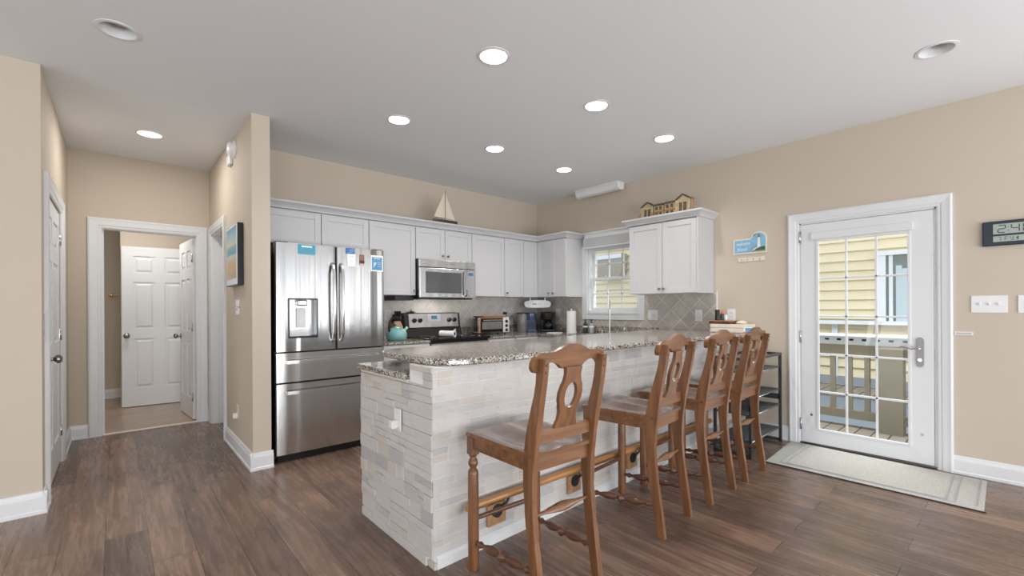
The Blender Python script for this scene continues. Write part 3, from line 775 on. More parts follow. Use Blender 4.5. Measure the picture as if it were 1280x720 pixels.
upper('wall_cabinet', 'white two-door wall cabinet left of the kitchen window', (XU, YU-0.022, 0), RW, 0.515, UZ0, [(0.0, 0.26), (0.26, 0.515)], [0.22, 0.30])
rc = upper('wall_cabinet', 'large white wall cabinet right of the window with wooden village on top', (XU, 2.835, 0), RW, 0.79, UZ0, [(0.0, 0.40), (0.40, 0.772)], [0.375, 0.425])
# crown mouldings
CP = [(0, 0), (-0.012, 0.0), (-0.016, 0.012), (-0.03, 0.03), (-0.05, 0.045), (-0.058, 0.050), (-0.058, 0.066), (0.0, 0.066)]
def crown(path, z, parent=None, name='crown_molding'):
    """path of outer face corners in plan (x,y); moulding sticks out to the right-hand normal"""
    b = MB(); rows = []; P = [Vector((x, y)) for x, y in path]
    for i, p in enumerate(P):
        dirs = []
        if i > 0: dirs.append((P[i]-P[i-1]).normalized())
        if i < len(P)-1: dirs.append((P[i+1]-P[i]).normalized())
        ns = [Vector((d.y, -d.x)) for d in dirs]
        nn = sum(ns, Vector((0, 0)))
        nn = nn.normalized()/max(0.3, nn.normalized().dot(ns[0]))
        rows.append([b.bm.verts.new((p.x+nn.x*-o, p.y+nn.y*-o, z+h)) for o, h in CP])
    k = len(CP)
    for A, B in zip(rows, rows[1:]):
        for i in range(k): b.bm.faces.new([A[i], A[(i+1) % k], B[(i+1) % k], B[i]])
    b.bm.faces.new(rows[0]); b.bm.faces.new(rows[-1][::-1])
    return b.done(name, 'cab', parent)
cr = crown([(PX1+0.002, YU-0.02), (XU-0.02, YU-0.02), (XU-0.02, 3.772), (XR-0.002, 3.772)], UZ1)
tag(cr, 'long white crown molding along the tops of the back and corner wall cabinets', 'molding')
# local coordinates of the right hand cabinet: x = 2.835-Y, y = X-XU
crr = crown([(-0.0, 0.323), (-0.0, -0.02), (0.792, -0.02), (0.792, 0.323)], UZ1, rc, 'crown_molding')
MB().box(-0.001, 0.791, -0.02, 0.322, UZ1+0.04, UZ1+0.062).done('cabinet_top', 'cab', rc)
MB().box(0.772, 0.79, -0.021, -0.001, UZ0, UZ1).done('face_stile', 'cab', rc)
tag(MB().box(PX1+0.002, XR-0.002, YU-0.018, YB-0.002, UZ1+0.002, UZ1+0.012).box(XU-0.018, XR-0.002, 3.775, YU-0.018, UZ1+0.002, UZ1+0.012).done('cabinet_top_board', 'cab'), 'white board closing the tops of the wall cabinets behind the molding', 'board')

# ------------------------------------------------------------------ island
isl = thing('kitchen_island', 'kitchen peninsula clad in stacked white marble strips with seating side', 'kitchen island')
IX, IY = 1.118, 1.826
MB().box(IX+0.009, XR-0.025, IY+0.0006, 2.06, 0, 0.955).box(IX+0.009, XR-0.025, 2.06, 2.64, 0, 0.872).done('island_core', 'grout', isl)
def cladding(u0, u1, z0, z1fn, place, depth_rng, name, seed, rowh=0.0735, e=0.0015, g=0.0007):
    """random marble strips; place(u,z,d) -> xyz ; d = how far it stands out"""
    rnd = random.Random(seed); b = MB()
    def tile(a0, a1, c0, c1):
        zt = min(z1fn(a0+1e-4), z1fn(a1-1e-4))
        if c0 >= zt-0.004: return
        c1 = min(c1, zt); d = rnd.uniform(*depth_rng)
        p = [(a0+g, c0+g), (a1-g, c0+g), (a1-g, c1-g), (a0+g, c1-g)]
        pi = [(a0+g+e, c0+g+e), (a1-g-e, c0+g+e), (a1-g-e, c1-g-e), (a0+g+e, c1-g-e)]
        A = [b.bm.verts.new(place(u, z, -0.0005 if name == 'stone_front' else -0.0085)) for u, z in p]; B = [b.bm.verts.new(place(u, z, d-0.001)) for u, z in p]; Cc = [b.bm.verts.new(place(u, z, d)) for u, z in pi]
        for k in range(4):
            j = (k+1) % 4
            b.bm.faces.new([A[k], A[j], B[j], B[k]]); b.bm.faces.new([B[k], B[j], Cc[j], Cc[k]])
        b.bm.faces.new(Cc); b.bm.faces.new(A[::-1])
    z = z0
    while z < 0.97:
        u = u0 - rnd.uniform(0, 0.1)
        while u < u1-0.01:
            r = rnd.random()
            w = rnd.uniform(0.16, 0.30) if r < 0.6 else rnd.uniform(0.06, 0.14)
            a0, a1 = max(u, u0), min(u+w, u1)
            if u1-a1 < 0.03: a1 = u1
            if a1-a0 > 0.008:
                if rnd.random() < 0.5: tile(a0, a1, z, z+rowh)
                else:
                    tile(a0, a1, z, z+rowh*0.5); 
                    if rnd.random() < 0.4 and a1-a0 > 0.12:
                        mid = a0+(a1-a0)*rnd.uniform(0.3, 0.7)
                        tile(a0, mid, z+rowh*0.5, z+rowh); tile(mid, a1, z+rowh*0.5, z+rowh)
                    else: tile(a0, a1, z+rowh*0.5, z+rowh)
            if a1 >= u1: break
            u = a1
        z += rowh
    return b.done(name, 'marble', isl)
cladding(IX, XR-0.026, 0.055, lambda u: 0.955, lambda u, z, d: (u, IY-d, z), (0.0, 0.0012), 'stone_front', 5, e=0.0005, g=0.0009)
cladding(IY+0.001, 2.64, 0.045, lambda u: 0.955 if u < 2.06 else 0.862, lambda u, z, d: (IX-d, u, z), (0.0, 0.011), 'stone_side', 11)
MB().prism([(IY-0.020, 0), (IY+0.01, 0), (IY+0.01, 0.058), (IY-0.006, 0.058), (IY-0.020, 0.045)], IX+0.012, XR-0.027, 'x').done('base_strip', 'white', isl)
MB().box(IX-0.014, IX+0.012, IY+0.045, 2.615, 0, 0.045, 0.002).box(IX-0.004, IX+0.012, IY-0.018, IY+0.04, 0, 0.030, 0.002).done('base_stones', 'marble', isl)
MB().box(IX-0.006, IX+0.004, 2.064, 2.64, 0.860, 0.873).done('wood_strip', 'beigebox', isl)
# lower countertop end and raised bar top
tag(MB().box(1.092, XR-0.025, 2.062, 2.655, 0.8735, 0.904, 0.005).done('countertop', 'granite'), 'lower granite shelf of the island, at its left end below the bar top', 'countertop')
ol = [(1.24, 2.545), (1.19, 2.51), (1.160, 2.43), (1.147, 2.28), (1.140, 2.12), (1.142, 2.0), (1.150, 1.92), (1.17, 1.86), (1.205, 1.815), (1.26, 1.79), (1.34, 1.775), (1.6, 1.755), (2.3, 1.735), (3.0, 1.71), (3.8, 1.665), (XR-0.001, 1.62), (XR-0.0085, 2.02), (XR-0.0085, 2.60), (1.36, 2.565)]
def bar_top():
    b = MB()
    def lp(off, z):
        c = []
        n = len(ol)
        for i in range(n):
            p0, p1, p2 = Vector(ol[i-1]), Vector(ol[i]), Vector(ol[(i+1) % n])
            t = (p2-p0).normalized(); nn = Vector((t.y, -t.x))   # inward or outward
            q = p1 - nn*off if i not in (15, 16, 17) else p1
            c.append(b.bm.verts.new((q.x, q.y, z)))
        return c
    # outline runs counter-clockwise seen from above -> (t.y,-t.x) points outward
    L = [lp(0.008, 0.9565), lp(0.0, 0.964), lp(0.0, 0.982), lp(0.008, 0.990)]
    n = len(ol)
    for A, B in zip(L, L[1:]):
        for i in range(n): b.bm.faces.new([A[i], A[(i+1) % n], B[(i+1) % n], B[i]])
    b.bm.faces.new(L[0][::-1]); b.bm.faces.new(L[-1])
    return b.done('bar_countertop', 'granite')
tag(bar_top(), 'long speckled granite raised bar top with rounded left end above the stools', 'countertop')
# outlet with a plugged nightlight on the stone side
ot = thing('wall_outlet', 'white outlet with a plugged-in night light on the island stone end', 'outlet', (IX-0.011, 2.15, 0.655), RW)
MB().box(-0.036, 0.036, -0.006, 0, -0.058, 0.058, 0.002).done('plate', 'plastic', ot)
MB().box(-0.022, 0.018, -0.045, -0.006, -0.045, -0.002, 0.007).done('night_light', 'plastic', ot)
# foot rail
fr = thing('foot_rail', 'long golden wooden foot rail on the bar wall behind the stool legs', 'foot rail')
MB().cyl((1.290, 1.785, 0.250), (3.95, 1.785, 0.222), 0.021, 20).done('rail', 'rail', fr)
for i, (xc, zc) in enumerate(((1.497, 0.152), (2.125, 0.145), (2.76, 0.142), (3.40, 0.140))):
    zr = 0.250-0.028*(xc-1.290)/2.66
    pp = MB().box(xc-0.06, xc+0.06, IY-0.020, IY-0.003, zc-0.055, zc+0.055, 0.002).done('wood_plate', 'woodplate', fr)
    MB().cyl((xc, IY-0.020, zc+0.018), (xc, IY-0.027, zc+0.018), 0.035, 20).tube([(xc, IY-0.027, zc+0.018), (xc+0.025, IY-0.034, zc+0.035), (xc+0.05, 1.787, zc+0.05), (xc+0.065, 1.785, zr-0.019)], 0.007).done('rail_bracket', 'blackmetal', pp)

# ------------------------------------------------------------------ bar stools
def backy(z):
    """sabre curve of the rear posts, local y"""
    ks = [(0.0, 0.0), (0.15, 0.022), (0.3, 0.045), (0.45, 0.060), (0.58, 0.062), (0.7, 0.045), (0.8, 0.020), (0.92, -0.008), (1.05, -0.030), (1.2, -0.05)]
    for (a, ya_), (c, yc_) in zip(ks, ks[1:]):
        if z <= c:
            t = (z-a)/(c-a); return ya_+(yc_-ya_)*t
    return ks[-1][1]
def make_stool():
    root = thing('bar_stool', '', 'bar stool')
    for s in (-1, 1):   # rear posts run from floor to the top rail
        b = MB(); rows = []
        for k in range(22):
            z = 1.036*k/21; yc = backy(z); hy = 0.021+0.013*math.exp(-((z-0.64)/0.17)**2)+0.003*math.exp(-((z-0.3)/0.2)**2); hx = 0.014
            x = s*0.171
            rows.append([b.bm.verts.new((x+a*hx, yc+c*hy, z)) for a, c in ((-1, -1), (1, -1), (1, 1), (-1, 1))])
        for A, B in zip(rows, rows[1:]):
            for i in range(4): b.bm.faces.new([A[i], A[(i+1) % 4], B[(i+1) % 4], B[i]])
        b.bm.faces.new(rows[0][::-1]); b.bm.faces.new(rows[-1])
        bmesh.ops.bevel(b.bm, geom=[e for e in b.bm.edges if abs((e.verts[0].co-e.verts[1].co).normalized().z) > 0.8], offset=0.0035, segments=2, affect='EDGES')
        lg = b.done('rear_leg', 'wood', root)
        bb = MB()
        for z in (1.014, 0.985): bb.lathe([(0.0055, 0), (0.0055, 0.003), (0.003, 0.005), (0, 0.005)], (s*0.171, backy(z)-0.021, z), (0, -1, 0), 10)
        bb.done('screw_plugs', 'wooddark', lg)
    for s in (-1, 1):   # turned front legs
        prof = [(0.024, 0), (0.0268, 0.010), (0.0268, 0.1), (0.0262, 0.35), (0.0252, 0.455), (0.0235, 0.468), (0.017, 0.475), (0.014, 0.480), (0.017, 0.486), (0.0225, 0.497), (0.0235, 0.507), (0.021, 0.518), (0.015, 0.527), (0.0145, 0.532), (0.019, 0.538), (0.020, 0.545)]
        MB().lathe(prof, (s*0.194, 0.455, 0), (0, 0, 1), 20).box(s*0.194-0.0215, s*0.194+0.0215, 0.455-0.0215, 0.455+0.0215, 0.545, 0.628, 0.002).done('front_leg', 'wood', root)
    # aprons
    b = MB().box(-0.172, 0.172, 0.452, 0.472, 0.572, 0.628, 0.001).box(-0.158, 0.158, backy(0.6)-0.010, backy(0.6)+0.010, 0.565, 0.640, 0.001)
    for s in (-1, 1):
        b.prism([(s*0.163, backy(0.6)), (s*0.181, backy(0.6)), (s*0.203, 0.46), (s*0.185, 0.46)], 0.572, 0.628, 'z')
        b.prism([(s*0.163, backy(0.6)), (s*0.1835, backy(0.6)), (s*0.2055, 0.46), (s*0.185, 0.46)], 0.572, 0.579, 'z')
    b.done('apron', 'woodx', root)
    # saddle seat
    b = MB(); NX, NY = 24, 20; top = []; bot = []
    for j in range(NY+1):
        v = j/NY; y = 0.035+v*0.455
        hw = 0.186+0.026*v
        row = []; rb = []
        for i in range(NX+1):
            u = -1+2*i/NX
            yy = y+(0.014*(1-u*u) if j == NY else 0.014*(1-u*u)*v)
            dip = 0.022*math.exp(-((abs(u)-0.45)/0.30)**2)*math.exp(-((v-0.45)/0.36)**2)
            ridge = 0.007*math.exp(-(u/0.16)**2)*math.exp(-((v-0.95)/0.4)**2)
            edge = 0.004*(max(0, abs(u)-0.93)/0.07)**2+0.004*(max(0, abs(2*v-1)-0.93)/0.07)**2
            row.append(b.bm.verts.new((hw*u, yy, 0.652-dip+ridge-edge))); rb.append(b.bm.verts.new((hw*u, yy, 0.6285)))
        top.append(row); bot.append(rb)
    for j in range(NY):
        for i in range(NX):
            f = b.bm.faces.new([top[j][i], top[j][i+1], top[j+1][i+1], top[j+1][i]]); f.smooth = True
            b.bm.faces.new([bot[j][i], bot[j+1][i], bot[j+1][i+1], bot[j][i+1]])
    for j in range(NY):
        b.bm.faces.new([top[j][0], top[j+1][0], bot[j+1][0], bot[j][0]]); b.bm.faces.new([top[j+1][NX], top[j][NX], bot[j][NX], bot[j+1][NX]])
    for i in range(NX):
        b.bm.faces.new([top[0][i+1], top[0][i], bot[0][i], bot[0][i+1]]); b.bm.faces.new([top[NY][i], top[NY][i+1], bot[NY][i+1], bot[NY][i]])
    # notch the seat around the rear posts: the posts pass outside the back edge
    st_ = b.done('seat', 'seat', root); st_.data.materials.append(M['woodx'])
    for p in st_.data.polygons:
        if abs(p.normal.z) < 0.5 or p.normal.z < -0.5: p.material_index = 1
    warp = lambda v: Vector((v.x, v.y+backy(v.z), v.z))
    MB().box(-0.158, 0.158, -0.010, 0.010, 0.680, 0.735, 0.002, mat=None).done('back_crossbar', 'woodx', root).location = (0, backy(0.70), 0)
    # splat with the oval hole
    n = 64; outer = []; inner = []
    def hw_(z):
        ks = [(0.733, 0.064), (0.748, 0.060), (0.775, 0.050), (0.80, 0.049), (0.83, 0.057), (0.86, 0.065), (0.885, 0.066), (0.91, 0.060), (0.94, 0.047), (0.96, 0.043), (1.00, 0.047)]
        for (a, h0), (c, h1) in zip(ks, ks[1:]):
            if z <= c: 
                t = (z-a)/(c-a); t = t*t*(3-2*t); return h0+(h1-h0)*t
        return ks[-1][1]
    side = [0.733+(0.260)*k/(n//2-1) for k in range(n//2)]
    outer = [(hw_(z), z) for z in side]+[(-hw_(z), z) for z in side[::-1]]
    for k in range(n//2):
        a = -PI/2+PI*(k+0.5)/(n//2); inner.append((0.036*math.cos(a), 0.872+0.056*math.sin(a)))
    for k in range(n//2):
        a = PI/2+PI*(k+0.5)/(n//2); inner.append((0.036*math.cos(a), 0.872+0.056*math.sin(a)))
    MB().ring(outer, inner, -0.009, 0.009, 'y', warp).done('splat', 'wood', root)
    # crest rail
    def curve(pts, m=8):
        out = []
        for i in range(len(pts)-1):
            p0 = Vector(pts[max(i-1, 0)]); p1 = Vector(pts[i]); p2 = Vector(pts[i+1]); p3 = Vector(pts[min(i+2, len(pts)-1)])
            for k in range(m):
                t = k/m
                out.append(tuple(0.5*((2*p1)+(-p0+p2)*t+(2*p0-5*p1+4*p2-p3)*t*t+(-p0+3*p1-3*p2+p3)*t**3)))
        return out
    half = [(0.0, 1.089), (0.035, 1.086), (0.075, 1.072), (0.105, 1.060), (0.135, 1.057), (0.175, 1.058), (0.206, 1.047), (0.223, 1.022), (0.221, 0.995), (0.205, 0.980), (0.190, 0.985), (0.178, 1.000), (0.160, 1.012), (0.135, 1.018), (0.105, 1.016), (0.082, 1.006), (0.065, 0.993), (0.052, 0.987), (0.0, 0.985)]
    r = curve(half, 5)
    poly = r+[(-x, z) for x, z in r[::-1][0:]]
    poly = [(x*0.94, z) for x, z in poly]
    clean = []
    for p in poly+[]:
        if not clean or (Vector(p)-Vector(clean[-1])).length > 1e-4: clean.append(p)
    if (Vector(clean[0])-Vector(clean[-1])).length < 1e-4: clean.pop()
    def w2(v): return Vector((v.x, v.y+backy(v.z)+0.030-0.012*math.cos(v.x/0.22*PI/2), v.z))
    b = MB(); b.prism(clean, -0.011, 0.011, 'y', w2, smooth=True)
    b.done('crest_rail', 'woodx', root)
    # stretchers
    def turned(p0, p1, r0, nm, mat):
        p0, p1 = Vector(p0), Vector(p1); L = (p1-p0).length
        ks = [(0, .55), (.06, .6), (.10, .95), (.14, .6), (.17, .55), (.20, .8), (.30, 1.25), (.38, 1.0), (.42, .6), (.44, .6), (.46, 1.0), (.50, 1.55), (.54, 1.0), (.56, .6), (.58, .6), (.62, 1.0), (.70, 1.25), (.80, .8), (.83, .55), (.86, .6), (.90, .95), (.94, .6), (1, .55)]
        return MB().lathe([(r0*r_, L*t) for t, r_ in ks], p0, p1-p0, 16).done(nm, mat, root)
    for s in (-1, 1): turned((s*0.192, 0.440, 0.130), (s*0.171, 0.040, 0.165), 0.0168, 'side_stretcher', 'wooddark')
    MB().lathe([(0.0115, 0), (0.0115, 0.31), (0.0115, 0.346)], (-0.173, 0.455, 0.237), (1, 0, 0), 14).done('front_stretcher', 'wooddark', root)
    MB().lathe([(0.007, 0), (0.010, 0.06), (0.022, 0.14), (0.024, 0.166), (0.022, 0.19), (0.010, 0.26), (0.007, 0.318)], (-0.159, backy(0.38)+0.0, 0.385), (1, 0, 0), 14, scale=(0.9, 0.45)).done('rear_stretcher', 'wood', root)
    return root
stool = make_stool()
spots = [(1.425, 1.235, -4, 'nearest wooden bar stool, first from the left end of the bar'),
         (2.352, 1.260, 4, 'second wooden bar stool from the left, turned slightly left'),
         (2.953, 1.260, 0, 'third wooden bar stool from the left, between two others'),
         (3.482, 1.249, 0, 'farthest wooden bar stool, beside the shoe rack near the door')]
for i, (x, y, a, lab) in enumerate(spots):
    o = stool if i == 0 else copy_tree(stool)
    o.location = (x, y, 0); o.rotation_euler = (0, 0, math.radians(a)); o['label'] = lab; o['group'] = 'bar stools along the marble bar'

# ------------------------------------------------------------------ refrigerator
fg = thing('refrigerator', 'tall stainless steel french door refrigerator with water dispenser', 'refrigerator')
FX0, FX1, FYD, FYB = 0.942, 1.862, 3.875, 3.945
MB().box(FX0+0.004, FX1-0.004, FYB, YB-0.03, 0.03, 1.765).box(FX0+0.02, FX1-0.02, FYB-0.03, FYB, 0.0, 0.065).box(FX0+0.01, FX0+0.10, FYD+0.02, FYB+0.05, 1.765, 1.785, 0.003).box(FX1-0.10, FX1-0.01, FYD+0.02, FYB+0.05, 1.765, 1.785, 0.003).done('cabinet_body', 'black', fg)
XS = 1.421
def bowed(x0, x1, z0, z1, hole=None):
    """door slab whose front swells very slightly; hole cut with quads"""
    b = MB(); 
    xs = sorted(set([x0, x0+0.006, x0+0.02]+[x0+(x1-x0)*k/10 for k in range(1, 10)]+[x1-0.02, x1-0.006, x1]+([hole[0], hole[1]] if hole else [])))
    zs = [z0, z1] if not hole else [z0, hole[2], hole[3], z1]
    def yf(x):
        u = (x-x0)/(x1-x0); e = 0.0
        if x-x0 < 0.0055: e = 0.012
        elif x1-x < 0.0055: e = 0.012
        elif x-x0 < 0.019 or x1-x < 0.019: e = 0.002
        return FYD+e-0.010*(1-(2*u-1)**2)
    V = {}
    for i, x in enumerate(xs):
        for j, z in enumerate(zs):
            V[i, j] = (b.bm.verts.new((x, yf(x), z)), b.bm.verts.new((x, FYB-0.004, z)))
    def inhole(i, j): return hole and xs[i] >= hole[0]-1e-6 and xs[i+1] <= hole[1]+1e-6 and j == 1
    for i in range(len(xs)-1):
        for j in range(len(zs)-1):
            if inhole(i, j): continue
            f = b.bm.faces.new([V[i, j][0], V[i+1, j][0], V[i+1, j+1][0], V[i, j+1][0]]); f.smooth = True
            b.bm.faces.new([V[i, j][1], V[i, j+1][1], V[i+1, j+1][1], V[i+1, j][1]])
    # side walls
    for i in range(len(xs)-1):
        b.bm.faces.new([V[i, 0][0], V[i, 0][1], V[i+1, 0][1], V[i+1, 0][0]]); k = len(zs)-1
        b.bm.faces.new([V[i, k][0], V[i+1, k][0], V[i+1, k][1], V[i, k][1]])
    for j in range(len(zs)-1):
        b.bm.faces.new([V[0, j][0], V[0, j+1][0], V[0, j+1][1], V[0, j][1]]); k = len(xs)-1
        b.bm.faces.new([V[k, j][0], V[k, j][1], V[k, j+1][1], V[k, j+1][0]])
    return b
dl = bowed(FX0, XS-0.003, 0.895, 1.775, (1.034, 1.258, 1.004, 1.322)).done('left_door', 'steel', fg)
dr = bowed(XS+0.003, FX1, 0.895, 1.775).done('right_door', 'steel', fg)
for r_ in (dl, dr): r_.name = 'fridge_door'
b = MB()  # dispenser frame and recess
hx0, hx1, hz0, hz1 = 1.034, 1.258, 1.004, 1.322; yf_ = FYD-0.010
b.box(hx0-0.004, hx0+0.008, yf_-0.003, FYB-0.01, hz0, hz1).box(hx1-0.006, hx1+0.004, yf_-0.003, FYB-0.01, hz0, hz1).box(hx0, hx1, yf_-0.003, FYB-0.01, hz0-0.004, hz0+0.012).box(hx0, hx1, yf_-0.003, FYB-0.01, hz1-0.008, hz1+0.004)
b.done('dispenser_frame', 'black', dl)
MB().box(hx0+0.008, hx1-0.006, FYB-0.012, FYB-0.006, hz0+0.012, hz1-0.008).done('dispenser_back', 'steelflat', dl)
MB().box(1.105, 1.185, FYD-0.006, FYB-0.012, 1.262, 1.312, 0.012).done('dispenser_spout', 'chrome', dl)
MB().box(1.108, 1.182, FYB-0.030, FYB-0.012, 1.085, 1.245, 0.003).box(1.125, 1.129, FYB-0.034, FYB-0.030, 1.09, 1.24).box(1.143, 1.147, FYB-0.034, FYB-0.030, 1.09, 1.24).box(1.161, 1.165, FYB-0.034, FYB-0.030, 1.09, 1.24).done('dispenser_paddle', 'plastic', dl)
bowed(FX0, FX1, 0.648, 0.882).done('drawer', 'steelflat', fg)
bowed(FX0, FX1, 0.068, 0.634).done('freezer_drawer', 'steelflat', fg)
for x, par in ((XS-0.036, dl), (XS+0.036, dr)):
    MB().sweep([(x, FYD-0.004, 0.965), (x, FYD-0.030, 0.985), (x, FYD-0.052, 1.05), (x, FYD-0.060, 1.29), (x, FYD-0.052, 1.54), (x, FYD-0.030, 1.605), (x, FYD-0.004, 1.625)], [(-0.012, -0.007), (-0.007, -0.011), (0.007, -0.011), (0.012, -0.007), (0.012, 0.007), (0.007, 0.011), (-0.007, 0.011), (-0.012, 0.007)], up=Vector((0, 1, 0))).done('handle', 'chrome', par)
for z, n_ in ((0.812, 'drawer'), (0.567, 'freezer')):
    MB().sweep([(1.01, FYD-0.002, z), (1.02, FYD-0.045, z), (1.10, FYD-0.052, z), (1.40, FYD-0.060, z), (1.70, FYD-0.052, z), (1.785, FYD-0.045, z), (1.795, FYD-0.002, z)], [(-0.010, -0.013), (0.010, -0.013), (0.010, 0.013), (-0.010, 0.013)]).done('drawer_handle', 'chrome', fg)
# notices and magnets on the fridge
yq = FYD-0.0115
def notice(name, label, x0, x1, z0, z1, mat, cat='magnet', yy=None):
    r = thing(name, label, cat, ((x0+x1)/2, (yy or yq), (z0+z1)/2))
    w, h = (x1-x0)/2, (z1-z0)/2
    MB().box(-w, w, -0.003, 0, -h, h).done('sheet', mat, r)
    return r, w, h
r, w, h = notice('fridge_notice', 'teal printed notice at the top of the left fridge door', 1.107, 1.244, 1.688, 1.768, 'stickteal', 'notice', FYD-0.0098)
MB().box(-w*0.6, w*0.6, -0.004, -0.003, h*0.45, h*0.75).done('heading', 'paper', r)
b = MB()
for k in range(5): b.box(-w*0.85, w*(0.85-0.1*(k % 2)), -0.004, -0.003, h*0.2-k*0.011, h*0.2-k*0.011+0.002)
b.done('text_lines', 'bluegrey', r)
r, w, h = notice('fridge_magnet', 'deep blue oval-printed magnet at the upper left of the right fridge door', 1.500, 1.580, 1.722, 1.772, 'magblue', yy=FYD-0.0095)
MB().lathe([(0.025, 0), (0.025, 0.001), (0, 0.001)], (0.008, -0.003, 0.002), (0, -1, 0), 20, scale=(1.0, 0.55)).done('oval_emblem', 'stickblue', r)
r, w, h = notice('fridge_notice', 'white paper slip under the deep blue magnet on the right fridge door', 1.512, 1.585, 1.612, 1.719, 'paper', 'notice', yy=FYD-0.0100)
b = MB(); b.box(-w*0.6, w*0.7, -0.0036, -0.003, h*0.62, h*0.66).box(-w*0.4, w*0.6, -0.0036, -0.003, h*0.42, h*0.45).box(-w*0.3, w*0.4, -0.0036, -0.003, -h*0.15, -h*0.08); b.done('text_lines', 'stonegrey', r)
r, w, h = notice('fridge_magnet', 'small brown and navy picture magnet in the middle of the right fridge door', 1.622, 1.666, 1.625, 1.722, 'magbrown', yy=FYD-0.0105)
MB().box(-w, w, -0.0045, -0.003, -h*0.65, -h*0.1).done('navy_band', 'navy', r)
MB().box(-w, w, -0.0045, -0.003, -h, -h*0.66).done('salmon_band', 'salmon', r)
r, w, h = notice('fridge_notice', 'blue printed sheet with white border on the right edge of the fridge door', 1.728, 1.846, 1.578, 1.724, 'paper', 'notice', yy=FYD-0.0068)
MB().box(-w*0.84, w*0.84, -0.004, -0.003, -h*0.84, h*0.78).done('printed_area', 'stickblue', r)
MB().prism([(-w*0.6, -h*0.6), (-w*0.05, h*0.1), (-w*0.5, h*0.12)], -0.0046, -0.004, 'y').box(-w*0.5, w*0.5, -0.0046, -0.004, h*0.55, h*0.66).box(w*0.1, w*0.7, -0.0046, -0.004, h*0.1, h*0.14).box(w*0.1, w*0.7, -0.0046, -0.004, -h*0.1, -h*0.06).box(w*0.1, w*0.7, -0.0046, -0.004, -h*0.4, -h*0.36).done('printed_marks', 'nglass', r)

# ------------------------------------------------------------------ stove
st = thing('stove', 'freestanding electric stove with stainless control panel and black cooktop', 'stove')
SX0, SX1 = 2.421, 3.179
MB().box(SX0, SX1, 3.985, YB-0.04, 0.02, 0.895).done('oven_body', 'black', st)
od = MB().box(SX0+0.004, SX1-0.004, 3.955, 3.984, 0.20, 0.87, 0.004).done('oven_door', 'steelflat', st)
MB().box(SX0+0.10, SX1-0.10, 3.951, 3.956, 0.32, 0.66).done('oven_window', 'blackgloss', od)
MB().box(SX0+0.03, SX1-0.03, 3.905, 3.925, 0.80, 0.825, 0.004).box(SX0+0.05, SX0+0.07, 3.92, 3.957, 0.803, 0.822).box(SX1-0.07, SX1-0.05, 3.92, 3.957, 0.803, 0.822).done('oven_handle', 'chrome', od)
MB().box(SX0+0.004, SX1-0.004, 3.957, 3.984, 0.03, 0.19, 0.004).done('storage_drawer', 'steelflat', st)
ck = MB().box(SX0-0.002, SX1+0.002, 3.935, YB-0.04, 0.896, 0.922, 0.006).done('cooktop', 'blackgloss', st)
for bx, by, br_ in ((2.62, 4.12, 0.10), (2.99, 4.12, 0.08), (2.62, 4.38, 0.08), (2.99, 4.38, 0.10)):
    MB().ring([(bx+br_*math.cos(2*PI*k/40), by+br_*math.sin(2*PI*k/40)) for k in range(40)], [(bx+(br_-0.004)*math.cos(2*PI*k/40), by+(br_-0.004)*math.sin(2*PI*k/40)) for k in range(40)], 0.922, 0.9224, 'z').done('burner_ring', 'stonegrey', ck)
# backguard: leaning profile in (y,z)
bgp = [(4.50, 0.922), (4.515, 1.00), (4.53, 1.012), (4.555, 1.178), (YB-0.012, 1.186), (YB-0.012, 0.922)]
MB().prism(bgp, SX0+0.002, SX1-0.002, 'x').done('backguard', 'black', st)
def onpan(x0, x1, t0, t1, off, thick, nm, mt, par):
    a = Vector((4.53, 1.012)); c = Vector((4.555, 1.178)); d = (c-a).normalized(); nrm = Vector((-d.y, d.x)); L = (c-a).length
    P = [a+d*(L*t0)+nrm*off, a+d*(L*t1)+nrm*off, a+d*(L*t1)+nrm*(off+thick), a+d*(L*t0)+nrm*(off+thick)]
    return MB().prism([(p.x, p.y) for p in P], x0, x1, 'x').done(nm, mt, par)
cp = onpan(SX0+0.055, SX1-0.03, 0.03, 0.97, -0.0005, 0.004, 'control_panel', 'steelflat', st)
onpan(2.715, 2.90, 0.40, 0.92, 0.0036, 0.003, 'display', 'stonegrey', cp)
onpan(2.77, 2.85, 0.58, 0.82, 0.0067, 0.001, 'clock_readout', 'bluelcd', cp)
a_ = Vector((4.53, 1.012)); c_ = Vector((4.555, 1.178)); d_ = (c_-a_).normalized(); n_ = Vector((-d_.y, d_.x))
for kx in (2.545, 2.62, 3.02, 3.095):
    p = a_+d_*0.085+n_*0.0036
    MB().lathe([(0.027, 0), (0.027, 0.004), (0.023, 0.006), (0.021, 0.024), (0.017, 0.027), (0, 0.027)], (kx, p.x, p.y), (0, n_.x, n_.y), 20).box(kx-0.003, kx+0.003, p.x-0.033, p.x-0.02, p.y-0.018, p.y+0.022).done('knob', 'black', cp)
MB().lathe([(0.026, 0), (0.026, 0.002), (0, 0.003)], (3.075, 4.506, 0.965), (0, -1, 0), 20, scale=(1, 0.55)).done('oval_badge', 'plastic', st)
text('lettering', 'Whirlpool', 0.018, 'stonegrey', st, (2.81, 4.5285, 1.038), (math.radians(90-8), 0, 0))
